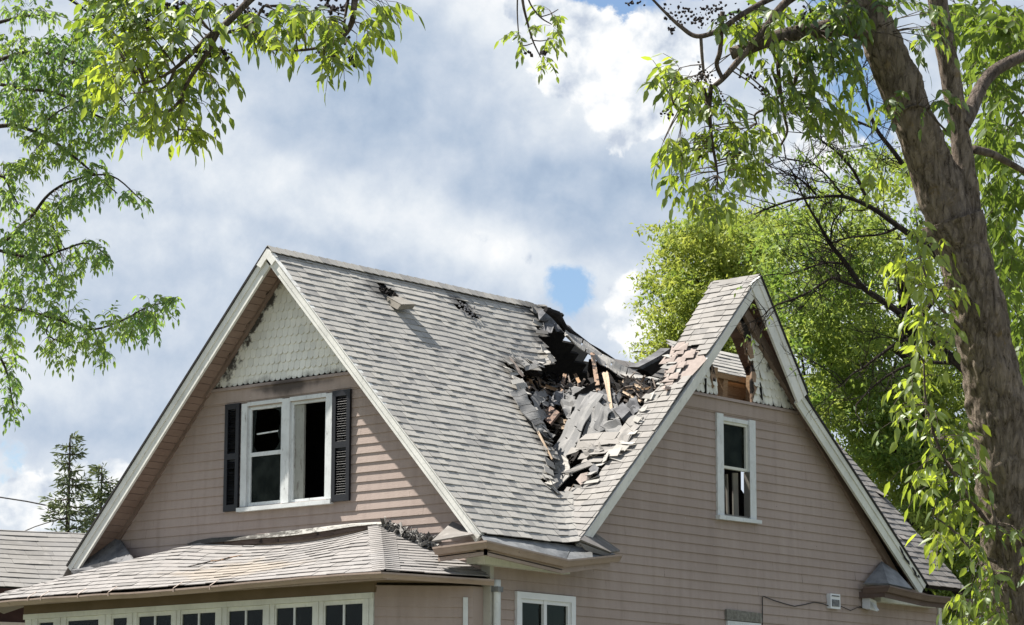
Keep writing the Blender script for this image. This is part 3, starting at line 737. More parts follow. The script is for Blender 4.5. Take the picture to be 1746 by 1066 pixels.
bkA = MB(); bkA.prism([(.02, gA(6.8)[0][0], 6.8), (.02, gA(6.8)[0][1], 6.8), (.02, (gA(8.2)[0][0]+gA(8.2)[0][1])/2, 8.25)], (.02, 0, 0)); bkA.build('gable_backing', CHAR, ga)
HG = [(onY(0, q)[0], onY(0, q)[2]) for q in ((1212, 622), (1217, 650), (1216, 662), (1221, 664), (1220, 677), (1219, 690), (1281, 700), (1281, 673), (1288, 681), (1283, 648), (1286, 640), (1284, 624), (1292, 640), (1280, 612), (1273, 608), (1273, 585), (1270, 565), (1266, 535), (1240, 520), (1180, 640))]
def holeG(s, z): return inside(HG, s, z)
gb = scales('gable_panel', toB, 6.83, 8.1, gB, holeG, seed=6, loose=.12)
# backing boards that still hold the scales on gable B (ragged towards the hole)
bkB = MB()
for i in range(13):
    za, zb = 6.80+i*.09, 6.80+(i+1)*.09; l, h = gB(zb)[0]; run = None; s = l
    while s < h:
        ok = not holeG(s+.02, (za+zb)/2)
        if ok and run is None: run = s
        if (not ok or s+.04 >= h) and run is not None:
            e_ = min(h, s)+(random.uniform(-.01, .05) if not ok else 0); bkB.box((run-random.uniform(0, .03), .004, za), (e_, .03, zb-.002)); run = None
        s += .04
bkB.build('gable_backing', SCORCH, gb)
# bare studs and boards inside the torn gable, and a fallen roof section behind
st = MB()
def studY(px0, py0, px1, py1, wpx, y, dep=.08):
    k = 36.0/FPX
    a, b = onY(y, (px0, py0)), onY(y, (px1, py1)); wd = wpx*k/.62
    st.prism([a-(wd/2, 0, 0), a+(wd/2, 0, 0), b+(wd/2, 0, 0), b-(wd/2, 0, 0)], (0, dep, 0))
studY(1219, 626, 1219, 680, 11, .10); studY(1238, 642, 1236, 682, 8, .22); studY(1283, 640, 1282, 700, 5, .05)
a, b = onY(.2, (1222, 634)), onY(.2, (1284, 647)); st.prism([a, b, b-(0, 0, .07), a-(0, 0, .07)], (0, .1, 0))
st.build('stud', TAN, HOUSE)
sp = MB()
for L in ([(1272, 538), (1277, 545), (1281, 580), (1286, 610), (1280, 612), (1275, 600), (1274, 570)], [(1283, 622), (1290, 640), (1288, 662), (1294, 655), (1287, 672), (1282, 690), (1281, 650)], [(1212, 620), (1220, 628), (1221, 655), (1216, 662), (1213, 645)], [(1254, 545), (1266, 540), (1274, 560), (1274, 585), (1268, 572), (1260, 560)], [(1247, 533), (1262, 530), (1272, 548), (1258, 548)]):
    sp = MB(); sp.prism([onY(-.035, q) for q in L], (0, .03, 0)); sp.build('charred_splinter', SCORCH, HOUSE)
ck_ = MB()
for L in ([(1203, 645), (1205, 645), (1205, 674), (1203, 672)], [(1297, 652), (1299, 660), (1301, 682), (1298, 676)]) :
    ck_ = MB(); ck_.prism([onY(-.036, q) for q in L], (0, .02, 0)); ck_.build('charred_crack', CHAR, HOUSE)
pb = MB(); a, b = onY(.34, (1212, 637)), onY(.34, (1290, 652)); h_ = .12
for i in range(5):
    pb.cur = random.random(); pb.prism([a-(0, 0, i*h_+.004), b-(0, 0, i*h_+.004), b-(0, 0, (i+1)*h_), a-(0, 0, (i+1)*h_)], (0, .02, 0))
pb.build('bare_sheathing', TAN, HOUSE)
def F3(u, v, h=0.): 
    P0_ = onY(1.15, (1248, 634)); return P0_+np.array([u, 0, 0])+np.array([0, v*cA-h*sA, v*sA*.75+h*cA])
shingles('collapsed_roof_section', F3, -.8, 1.1, .66, [], SHING, HOUSE, seed=31, expo=.115, v0=-.25, tabw=(.2, .4))
deck('roof_deck', F3, -.8, 1.1, -.25, .62, [], None, HOUSE, CHAR)
# brown rake trim under the soffits
def trim(p, q, n, w=.13, d=.05, out=(-1, 0, 0), mat=BROWN):
    p, q, n, out = V3(p), V3(q), V3(n), V3(out); mb = MB(); mb.prism([p, q, q-n*w, p-n*w], out*d)
    return mb.build('rake_trim', mat, HOUSE)
for s in (1, -1):
    n = np.array([0, s*sA, cA])
    z0, z1 = (4.95, 6.80); yL = lambda z: (6.33-(z-5.064)/1.09) if s > 0 else (YE+(z+.10-EA)/TA)
    trim((0, yL(z0), z0), (0, yL(z1), z1), n, .11, .035)
    trim((0, yL(z1), z1), (0, yL(8.19), 8.19), n, .12, .075)
nb_ = unit((.9, 0, 1)); nb_ = unit((.67, 0, .74)); xr = lambda z: 7.903-(z-5.439)/.9
trim((xr(6.80), 0, 6.80), (xr(4.80), 0, 4.80), nb_, .11, .05, (0, -1, 0)); trim((xr(8.02), 0, 8.02), (xr(6.68), 0, 6.68), nb_, .13, .085, (0, -1, 0), mat_wood('scorched_brown_trim', (.145, .105, .085), (.20, .15, .125), .15, (1, 1, 1)))
# band boards with a small drip ledge between siding and scales
for (to3, l, h, nm) in ((toA, 2.0, 4.73, 'A'), (toB, 3.36, 6.42, 'B')):
    mb = MB()
    P = lambda s, z, o: V3(to3(s, z, o))
    mb.prism([P(l, 6.62, .026), P(h, 6.62, .026), P(h, 6.775, .026), P(l, 6.775, .026)], P(0, 0, .0)-P(0, 0, .026))
    mb.prism([P(l-.1, 6.777, .055), P(h+.05, 6.777, .055), P(h+.02, 6.815, .045), P(l-.07, 6.815, .045)], P(0, 0, .0)-P(0, 0, .044))
    mb.build('band_board', SID, HOUSE)
# ------------------------------------------------------------------ windows of the house
def frame_bars(mb, to3, s0, s1, z0, z1, wd, o0, o1, sill=True):
    P = lambda s, z, o: V3(to3(s, z, o)); dv = P(0, 0, o1)-P(0, 0, o0)
    for (a, b, c, d) in ((s0, s0+wd, z0, z1), (s1-wd, s1, z0, z1), (s0+wd, s1-wd, z1-wd, z1), (s0+wd, s1-wd, z0, z0+wd)):
        mb.prism([P(a, c, o0), P(b, c, o0), P(b, d, o0), P(a, d, o0)], dv)
# burnt double window on gable A
win = MB(); P = lambda s, z, o: V3(toA(s, z, o))
for (a, b) in ((2.50, 2.60), (3.215, 3.345), (3.95, 4.05)):
    win.prism([P(a, 5.30, -.06), P(b, 5.30, -.06), P(b, 6.585, -.06), P(a, 6.585, -.06)], (-.09, 0, 0))
wA = win.build('window', WHITEB, HOUSE)
sl = MB(); sl.prism([P(2.47, 5.235, -.05), P(4.07, 5.235, -.05), P(4.07, 5.285, -.05), P(2.47, 5.285, -.05)], (-.125, 0, 0)); sl.build('sill', WHITEB, wA)
hd = MB(); hd.prism([P(2.60, 6.545, -.05), P(3.215, 6.545, -.05), P(3.215, 6.595, -.05), P(2.60, 6.595, -.05)], (-.08, 0, 0)); hd.prism([P(3.345, 6.55, -.05), P(3.95, 6.55, -.05), P(3.95, 6.595, -.05), P(3.345, 6.595, -.05)], (-.08, 0, 0)); hd.build('head_board', WHITEB, wA)
s1 = MB(); frame_bars(s1, toA, 3.345, 3.95, 5.30, 6.545, .045, -.005, -.05)
s1.prism([P(3.39, 5.915, -.005), P(3.905, 5.915, -.005), P(3.905, 5.965, -.005), P(3.39, 5.965, -.005)], (.045, 0, 0)); s1.build('sash', WHITEB, wA)
s2 = MB(); frame_bars(s2, toA, 2.60, 3.215, 5.295, 6.545, .04, -.005, -.05); s2.build('sash', WHITEB, wA)
# scorched inner jamb stripe and a sash bar hanging inside the empty half
jm = MB(); jm.prism([P(3.04, 5.335, -.05), P(3.175, 5.335, -.03), P(3.175, 6.50, -.03), P(3.04, 6.50, -.05)], (.03, 0, 0)); jm.build('inner_jamb', mat_white('scorched_white_jamb', (.30, .30, .27), (.13, .12, .105), .60), wA)
bar = MB(); bar.beam(P(3.86, 6.20, -.06), P(3.40, 6.215, -.06), (.012, 0, 0), (0, 0, .018)); bar.build('glazing_bar', WHITEB, wA)
gs = MB()
for pts in ([(3.905, 6.50), (3.83, 6.50), (3.86, 6.25), (3.88, 6.05), (3.80, 5.965), (3.905, 5.965)], [(3.39, 6.50), (3.39, 6.03), (3.43, 6.08), (3.47, 6.18), (3.42, 6.30), (3.44, 6.45), (3.55, 6.50)], [(3.52, 5.965), (3.39, 5.965), (3.39, 6.12), (3.46, 6.03)], [(3.39, 5.915), (3.905, 5.915), (3.905, 5.345), (3.39, 5.345)]):
    gs.prism([P(a, b, -.025) for a, b in pts], (.004, 0, 0))
gs.build('broken_pane', GLASS, wA)
# shutters
def shutter(y0, y1):
    z0, z1 = 5.255, 6.60; mb = MB(); r = .055
    for (a, b, c, d) in ((y0, y0+r, z0, z1), (y1-r, y1, z0, z1), (y0+r, y1-r, z0, z0+.08), (y0+r, y1-r, z1-.07, z1), (y0+r, y1-r, 5.90, 5.975)):
        mb.prism([P(a, c, .018), P(b, c, .018), P(b, d, .018), P(a, d, .018)], (-.032, 0, 0))
    mb.prism([P(y0+.01, z0+.01, .012), P(y1-.01, z0+.01, .012), P(y1-.01, z1-.01, .012), P(y0+.01, z1-.01, .012)], (-.006, 0, 0))
    o = mb.build('shutter', SHUT, HOUSE)
    for za, zb in ((z0+.085, 5.895), (5.98, z1-.075)):
        z = za; lv = MB()
        while z < zb-.015:
            lv.prism([P(y0+r, z, .044), P(y1-r, z, .044), P(y1-r, z+.022, .022), P(y0+r, z+.022, .022)], (.004, 0, .004)); z += .030
        lv.build('louvre', SHUT, o)
    return o
shutter(2.185, 2.475); shutter(4.075, 4.325)
# sash window on gable B
P = lambda s, z, o: V3(toB(s, z, o))
wb = MB()
for (a, b, z1) in ((4.39, 4.53, 6.60), (5.10, 5.235, 6.585)): wb.prism([P(a, 5.30, -.05), P(b, 5.30, -.05), P(b, z1, -.05), P(a, z1, -.05)], (0, -.085, 0))
wb.prism([P(4.53, 6.52, -.05), P(5.10, 6.52, -.05), P(5.10, 6.57, -.05), P(4.53, 6.57, -.05)], (0, -.07, 0))
wB = wb.build('window', WHITEB, HOUSE)
sl = MB(); sl.prism([P(4.37, 5.24, -.05), P(5.29, 5.25, -.05), P(5.29, 5.295, -.05), P(4.37, 5.295, -.05)], (0, -.13, 0)); sl.build('sill', WHITEB, wB)
sa = MB(); frame_bars(sa, toB, 4.53, 5.10, 5.91, 6.52, .035, .0, -.05); sa.build('sash', BOUNCEW, wB)
sa = MB(); sa.prism([P(4.53, 5.295, -.03), P(5.10, 5.295, -.03), P(5.10, 5.325, -.03), P(4.53, 5.325, -.03)], (0, -.04, 0)); sa.prism([P(5.0, 5.33, -.16), P(5.06, 5.33, -.12), P(5.05, 5.9, -.12), P(5.0, 5.9, -.16)], (0, .02, 0)); sa.prism([P(4.93, 5.33, -.2), P(4.965, 5.33, -.2), P(4.94, 5.88, -.2), P(4.92, 5.88, -.2)], (0, .03, 0)); sa.build('sash', mat_white('charred_white_sash', (.20, .19, .165), (.08, .07, .06), .55), wB)
jb = MB(); jb.prism([P(5.085, 5.325, .035), P(5.099, 5.325, .035), P(5.099, 5.905, .035), P(5.085, 5.905, .035)], (0, .09, 0)); jb.build('inner_jamb', mat_white('charred_jamb_paint', (.16, .15, .13), (.06, .055, .05), .56), wB)
pn = MB(); pn.prism([P(4.56, 5.94, -.03), P(5.07, 5.94, -.03), P(5.07, 6.49, -.03), P(4.56, 6.49, -.03)], (0, .004, 0)); pn.build('pane', GLASS, wB)
# ground-floor slider
wc = MB(); frame_bars(wc, toB, .43, 1.507, 2.85, 4.095, .075, .045, -.02); wc.prism([P(.93, 2.92, .03), P(.985, 2.92, .03), P(.985, 4.03, .03), P(.93, 4.03, .03)], (0, .04, 0)); frame_bars(wc, toB, .505, 1.432, 2.92, 4.021, .045, .02, -.03)
wC = wc.build('window', PLAST, HOUSE)
pn = MB(); pn.prism([P(.54, 2.96, -.01), P(1.40, 2.96, -.01), P(1.40, 3.98, -.01), P(.54, 3.98, -.01)], (0, .004, 0)); pn.build('pane', GLASSC, wC)
bl = MB(); z = 2.95
while z < 3.97: bl.prism([P(.985, z, -.07), P(1.34, z, -.07), P(1.34, z+.022, -.085), P(.985, z+.022, -.085)], (0, .002, .002)); z += .026
bl.build('blind', BLIND, wC)
# small window with a concrete lintel
wd_ = MB(); frame_bars(wd_, toB, 4.57, 5.30, 2.85, 3.975, .07, .04, -.02); wD = wd_.build('window', WHITEB, HOUSE)
l_ = MB(); l_.prism([P(4.54, 3.985, .0), P(5.32, 3.985, .0), P(5.31, 4.105, .0), P(4.55, 4.12, .0)], (0, -.045, 0)); l_.build('lintel', CONC, wD)
pn = MB(); pn.prism([P(4.63, 2.91, -.01), P(5.24, 2.91, -.01), P(5.24, 3.91, -.01), P(4.63, 3.91, -.01)], (0, .004, 0)); pn.build('pane', GLASSC, wD)
# corner boards, downspout, small fittings on wall B
cbd = MB(); cbd.box((-.032, -.028, 0), (-.003, .105, 4.5)); cbd.box((-.003, -.028, 0), (.03, -.003, 4.5)); cbd.build('corner_board', mat_white('beige_corner_paint', (.44, .42, .37), (.34, .32, .28), .8), HOUSE)
ds = MB(); ds.tube([(.035, -.075, 0.1), (.035, -.075, 4.10), (.035, -.075, 4.20)], .042, 10)
dsp = ds.build('downspout', WHITEB, HOUSE, smooth=True)
br = MB(); br.box((-.012, -.128, 4.06), (.082, -.028, 4.12)); br.build('pipe_strap', LEAD, dsp)
cb2 = MB(); cb2.box((9.62, -.03, 0), (9.70, .02, 4.45)); cb2.build('corner_board', BOUNCEW, HOUSE)
mt = MB(); a = onY(-.06, (1415, 1012)); b = onY(-.06, (1432, 1039)); mt.box((a[0], -.07, b[2]), (b[0], -.005, a[2])); mtr = mt.build('meter_box', PLAST, HOUSE)
m2 = MB(); m2.box((a[0]+.03, -.078, b[2]+.03), (b[0]-.03, -.0705, b[2]+.12)); m2.box((a[0]+.03, -.078, a[2]-.035), (b[0]-.03, -.0705, a[2]-.02)); m2.build('meter_face', DKPL, mtr)
lp = MB(); a = onY(-.1, (1484, 1031)); lp.prism([a+(-.09, -.05, -.07), a+(.10, -.05, -.09), a+(.07, -.05, .05), a+(-.09, -.05, .08)], (0, .12, .02)); lp.prism([a+(-.08, -.14, -.08), a+(.0, -.14, -.09), a+(0, -.05, .02), a+(-.08, -.05, .04)], (.02, .02, .02)); lp.build('security_light', PLAST, HOUSE)
cw = MB(); cw.tube([onY(-.03, q) for q in ((1300, 1066), (1300, 1018), (1303, 1017), (1320, 1024), (1340, 1030), (1355, 1034), (1372, 1031), (1388, 1027), (1402, 1029), (1416, 1034))], .007, 5); cw.tube([onY(-.03, q) for q in ((1434, 1034), (1450, 1041), (1462, 1036), (1476, 1037))], .006, 5); cw.tube([onY(-.03, q) for q in ((1466, 1034), (1471, 1037), (1480, 1036))], .006, 5)
cw.build('cable', WIRE, HOUSE)

# ------------------------------------------------------------------ eave returns and gutters of the main roof
def gutter(name, pts, out, hgt=.095, dep=.11, mat=GUT, parent=None, lipmat=None, wob=0.0):
    """K-shaped trough swept along pts (top outer lip line); out = outward directions per point"""
    mb = MB(); prof = [(0, 0), (0, -.020), (-.02, -.030), (-.035, -hgt*.72), (-.05, -hgt), (-dep, -hgt), (-dep, -.01), (-dep+.006, -.01), (-dep+.006, -hgt+.006), (-.052, -hgt+.006), (-.012, -.03), (-.014, 0)]
    rings = []
    for p, o in zip(pts, out):
        p = V3(p); o = V3(o); rings.append([mb.vert(p+o*a+np.array([0, 0, b+wob*random.uniform(-1, 1)])) for a, b in prof])
    n = len(prof)
    for a, b in zip(rings, rings[1:]):
        for k in range(n): mb.f.append([a[k], a[(k+1) % n], b[(k+1) % n], b[k]])
    mb.f.append(rings[0][::-1]); mb.f.append(rings[-1]); return mb.build(name, mat, parent or HOUSE)
q0, q1, q2, q3 = onX(-.58, (735, 932)), None, onY(-.5, (970, 954)), onY(-.5, (1062, 945))
q1 = onY(-.5, (830, 921)); q0 = np.array([q1[0], onX(q1[0], (737, 933))[1], onX(q1[0], (737, 933))[2]])
rt2 = math.sqrt(.5)
gm = [(q1*(1-k)+q2*k) for k in (.25, .5, .75)]
gutter('gutter', [q0, q1, gm[0], gm[1], gm[2], q2, q3], [(-1, 0, 0), (-1, -1, 0), (0, -1, 0), (0, -1, 0), (0, -1, 0), (0, -1, 0), (0, -1, 0)], .085)
# fascia boards behind the returns and boxed white frieze in the green-bounce tint
fb = MB()
f0, f1, f2, f3 = q0+(.10, 0, -.07), q1+(.10, .10, -.07), q2+(0, .10, -.07), q3+(-.12, .10, -.07)
for a, b in ((f0, f1), (f1, f2), (f2, f3)): fb.prism([a, b, b-(0, 0, .085), a-(0, 0, .085)], (0, .03, 0) if abs((b-a)[0]) > .2 else (.03, 0, 0))
fb.build('fascia', GUT, HOUSE)
bx = MB(); a = onY(-.12, (827, 943)); b = onY(-.12, (972, 956)); bx.prism([(a[0], -.12, 4.36), (b[0], -.12, 4.345), (b[0], -.12, 4.50), (a[0], -.12, 4.52)], (0, .115, 0))
bx.box((a[0]+.002, -.118, 4.37), (-.035, .16, 4.51)); bx.build('frieze_board', BOUNCEW, HOUSE)
sf = MB(); sf.prism([f1-(0, 0, .05), f2-(0, 0, .05), (q2[0], -.0, 4.50), (q1[0]+.1, -.0, 4.52)], (0, 0, .012)); sf.prism([f0-(0, 0, .04), f1-(0, 0, .04), (-.02, f1[1], 4.53), (-.02, f0[1], 4.53)], (0, 0, .012)); sf.build('soffit', BOUNCEW, HOUSE)
# skirt of worn roofing between the shingle eave and the sagging gutter
sk = MB(); e0, e1 = A3(-.38, .02, -.03), A3(1.25, .0, -.03); m_ = 7
rows = []
for i in range(m_+1):
    k = i/m_; a = e0*(1-k)+e1*k; b = (q1*(1-k)+q2*k)+np.array([.05*(1-k), .05, -.012]); rows.append([a, a*.5+b*.5+np.array([0, 0, .01*math.sin(i*2.1)]), b])
sk.grid(rows, .02, (0, -.3, .95))
tail = [q2+np.array([0, .04, -.012]), q3+np.array([-.06, .06, 0.0])]
sk.prism([e1, tail[0], tail[1], onY(-.05, (1010, 930))], (0, .02, -.015)); sk.build('eave_skirt', LEAD, HOUSE)
ee = MB(); ee.prism([A3(OA, -.01, -.012), A3(1.27, -.01, -.012), A3(1.27, -.01, -.045), A3(OA, -.01, -.045)], (0, .03, 0)); ee.build('drip_edge', LEAD, HOUSE)
# shingled hip returns at the feet of the rakes
hr = MB(); a, b, c = onX(-.5, (737, 925)), onX(-.06, (771, 893)), onX(-.06, (801, 905)); d = onX(-.52, (808, 913))
for i in range(4):
    k0, k1 = i/4, (i+1)/4+.05; hr.cur = random.uniform(.4, .8)
    hr.prism([a*(1-k0)+b*k0+(0, 0, .006*(4-i) if False else .0), d*(1-k0)+c*k0, d*(1-k1)+c*k1, a*(1-k1)+b*k1], (-.012, 0, .016))
hr.build('eave_return', SHINGD, HOUSE)
hr = MB(); ap = onY(-.02, (1004, 908)); l = onY(-.42, (988, 922)); r1 = onY(-.46, (1040, 944)); r2 = onY(-.10, (1056, 941)); tp = onY(-.03, (1010, 912))
hr.cur = .2; hr.prism([l, r1, tp, ap], (0, -.015, .015)); hr.cur = .35; hr.prism([r1, r2, tp+(.04, 0, .01), tp], (0, -.012, .018)); hr.prism([l+(0, .0, -.02), l+(.12, 0, -.10), r1+(0, 0, -.05), r1], (0, .015, 0)); hr.build('eave_return', SHINGD, HOUSE)
# right-hand return
q = [onY(-.10, (1472, 1001)), onY(-.5, (1517, 998)), onY(-.5, (1585, 1014)), onY(-.5, (1640, 1020))]
q[3] = np.array([10.15, -.5, q[3][2]]); gutter('gutter', q, [(-.7, -.7, 0), (-.3, -1, 0), (0, -1, 0), (0, -1, 0)], .085, mat=mat_plain('dark_brown_gutter', (.12, .085, .07), (.16, .115, .095), 4, .6, .3))
fb = MB(); ff = [p+(0.03, .10, -.06) for p in q]
for a, b in zip(ff, ff[1:]): fb.prism([a, b, b-(0, 0, .09), a-(0, 0, .09)], (0, .03, 0))
fb.build('fascia', mat_plain('dark_brown_fascia', (.09, .06, .05), (.12, .085, .07), 4, .7, .3), HOUSE)
bx = MB(); a = onY(-.12, (1502, 1012)); b = onY(-.12, (1595, 1022)); bx.prism([(a[0], -.12, 4.405), (b[0], -.12, 4.40), (b[0], -.12, 4.53), (a[0], -.12, 4.54)], (0, .11, 0)); bx.build('frieze_board', BOUNCEW, HOUSE)
hr = MB(); ap = onY(-.04, (1503, 957)); l = onY(-.12, (1473, 994)); m1 = onY(-.45, (1515, 995)); r = onY(-.45, (1556, 1004)); k1 = onY(-.2, (1530, 975))
hr.cur = .5; hr.prism([l, m1, ap], (0, .02, -.02)); hr.cur = .2; hr.prism([m1, r, k1, ap], (0, .02, -.02)); hr.build('eave_return', LEAD, HOUSE)
# left-hand return of gable A (dark flashing cone)
hr = MB(); ap = onX(-.05, (196, 919)); base = [onX(-.42, q_) for q_ in ((121, 972), (123, 985), (170, 972), (200, 962), (228, 957))]; top2 = onX(-.05, (205, 922))
hr.prism([base[0], base[1], base[2], ap], (.03, 0, 0)); hr.prism([base[2], base[3], base[4], top2, ap], (.03, 0, 0)); hr.prism([onX(-.46, (150, 965)), onX(-.46, (182, 957)), onX(-.46, (198, 958)), onX(-.46, (200, 963)), onX(-.46, (186, 962)), onX(-.46, (160, 968))], (.02, 0, 0)); hr.build('eave_return', FELT, HOUSE)

# ------------------------------------------------------------------ porch (sun room) along the front
XP = -1.0; y0 = onX(XP, (638.5, 1010))[1]; ZT = 4.04
ow = MB()
# roof: front face, right hip face, left hip face
T1, T2 = onX(-.02, (648, 896)), onX(-.02, (352, 926)); Bp = onX(-1.4, (657, 974)); E1 = Bp + np.array([.98, -.98, .0]); E1 = hit((0, 0, 1), (0, 0, Bp[2]), (836, 984))
Lb = np.array([-1.4, 7.25, 4.205])
def plane_frame(P0, ua, through):
    U = unit(ua); Wd = V3(through)-V3(P0); Vv = unit(Wd-U*(Wd@U)); N = np.cross(U, Vv); N = N if N[2] > 0 else -N
    return (lambda u, v, h=0.: V3(P0)+U*u+Vv*v+N*h), (lambda p: ((V3(p)-V3(P0))@U, (V3(p)-V3(P0))@Vv)), N
Fp, Gp, Np = plane_frame(Bp, Lb-Bp, (T1+T2)/2)
t1, t2, lb = Gp(T1), Gp(T2), Gp(Lb); bp = (0., 0.)
ccw = lambda poly: poly if sum((poly[i][0]*poly[(i+1) % len(poly)][1]-poly[(i+1) % len(poly)][0]*poly[i][1]) for i in range(len(poly))) > 0 else poly[::-1]
def halves_of(poly): poly = ccw(poly); return [edge_half(poly[i], poly[(i+1) % len(poly)]) for i in range(len(poly))]
fp_poly = [(bp[0], -.02), (lb[0]+.3, -.02), t2, t1]
TOPL = t1[0]; TOPR = t2[0]
pbend = lambda u, v: -.12*max(0, math.sin(math.pi*min(1, max(0, (u-t1[0])/(t2[0]-t1[0])))))**.8*min(1.1, max(0, v/1.6)) + .010*math.sin(u*1.5)*math.sin(v*2)
pr = shingles('porch_roof', Fp, -.3, 8, 2.0, halves_of(fp_poly), SHINGP, HOUSE, seed=41, expo=.12, tabw=(.14, .36), bend=pbend)
dk = MB(); dk.prism([Bp-Np*.03, Lb-Np*.03, T2-Np*.17, T1-Np*.17], -Np*.03); dk.build('roof_deck', CHAR, pr)
Fr, Gr, Nr = plane_frame(Bp, E1-Bp, T1)
kx = np.cross(Nr, (1, 0, 0)); F1 = None
tt = Gr(T1); e1 = Gr(E1)
# where this face runs into wall A (x=0)
def wall_hit(u_): 
    a, b = Fr(u_, 0), Fr(u_, 2.0); k = (-.02-a[0])/(b[0]-a[0]); return (u_, 2.0*k)
wh = wall_hit(e1[0]+.0)
pr2 = shingles('porch_roof', Fr, -.1, e1[0]+.3, 2.2, halves_of([(0, -.02), (e1[0], -.02), (wh[0], max(.12, wh[1]+.0)), tt]), SHINGP, HOUSE, seed=43, expo=.105, tabw=(.14, .36))
dk = MB(); dk.prism([Bp-Nr*.03, E1-Nr*.03, Fr(wh[0], wh[1], -.03), T1-Nr*.03], -Nr*.03); dk.build('roof_deck', CHAR, pr2)
# hip caps
def hipcap(a, b, wA_, wB_, L_=.085, wd=.20):
    mb = MB(); n = int(np.linalg.norm(V3(b)-V3(a))/L_); d = (V3(b)-V3(a))/n
    for i in range(n):
        p = V3(a)+d*i; q_ = p+d*1.25; mb.cur = random.uniform(.45, .85); up = np.array([0, 0, .022]); up2 = np.array([0, 0, .008])
        for w_ in (wA_, wB_):
            w_ = V3(w_); mb.prism([p+up, q_+up2, q_+w_*wd+up2*.6, p+w_*wd+up*.6], (0, 0, .008))
    return mb.build('hip_cap', SHINGP, HOUSE)
hipcap(Bp+(0, 0, .0), T1, unit(Lb-Bp), unit(E1-Bp))
hd_ = unit(np.array([.7, .7, 0]))
hipcap(Lb, T2, unit(Bp-Lb), unit(np.array([1.4, .6, 0.])), .16, .11)
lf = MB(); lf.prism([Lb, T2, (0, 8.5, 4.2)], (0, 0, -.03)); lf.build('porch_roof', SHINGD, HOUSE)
# gutter along the front, pulled away a little, with strap hangers
gp = []; go = []
for i in range(25):
    k = i/24; p = (Lb+np.array([-.07, .2, -.035]))*(1-k)+(Bp+np.array([-.07, 0, -.010]))*k; p = p+np.array([random.uniform(-.006, .006), 0, .012*math.sin(k*9)+random.uniform(-.004, .004)]); gp.append(p); go.append((-1, 0, 0))
go[-1] = (-1, -.41, 0)
pgut = gutter('gutter', gp, go, .066, .09, GUT, HOUSE)
ge = hit((0, 0, 1), (0, 0, Bp[2]-.045), (843, 988)); gr_ = [Bp+np.array([-.07, 0, -.010]), (Bp+np.array([-.07, 0, -.010]))*.5+ge*.5, ge]
gutter('gutter', gr_, [(-1, -.41, 0), (-rt2, -rt2, 0), (-rt2, -rt2, 0)], .066, .09, GUT, HOUSE)
for px in (48, 70, 133, 185, 296, 358):
    p = onX(-1.47, (px, 1020-.064*px)); hk = MB(); hk.beam(p+(.0, 0, -.01), p+(.09, -.05, .06), (0, .016, 0), (0, 0, .006)); hk.beam(p+(-.004, 0, -.06), p+(-.004, 0, -.01), (0, .016, 0), (.006, 0, 0)); hk.build('gutter_hanger', GUT, pgut)
# fascia behind the gutter, soffit and frieze
fa = MB(); fa.prism([Bp+(.03, 0, -.02), Lb+(.03, 0, -.02), Lb+(.03, 0, -.09), Bp+(.03, 0, -.09)], (.02, 0, 0)); fa.prism([Bp+(.03, 0, -.02), E1+(.02, .02, -.02), E1+(.02, .02, -.09), Bp+(.03, 0, -.09)], (.014, .014, 0)); fa.build('fascia', SID, HOUSE)
sf = MB(); zs = 4.155; sf.prism([(Bp[0]+.05, Bp[1], zs), (Bp[0]+.05, 7.0, zs), (XP, 7.0, zs), (XP, y0, zs)], (0, 0, .012)); sf.prism([(Bp[0]+.05, Bp[1], zs-.002), (XP, y0, zs-.002), (-.15, .02, zs-.002), (E1[0], E1[1], zs-.002)], (0, 0, .012)); sf.build('soffit', FASC, HOUSE)
yl = onX(XP, (43, 1055))[1]
fz = MB(); fz.box((XP-.03, y0-.02, ZT), (XP+.02, yl, 4.165)); fz.build('frieze_board', FASC, HOUSE)
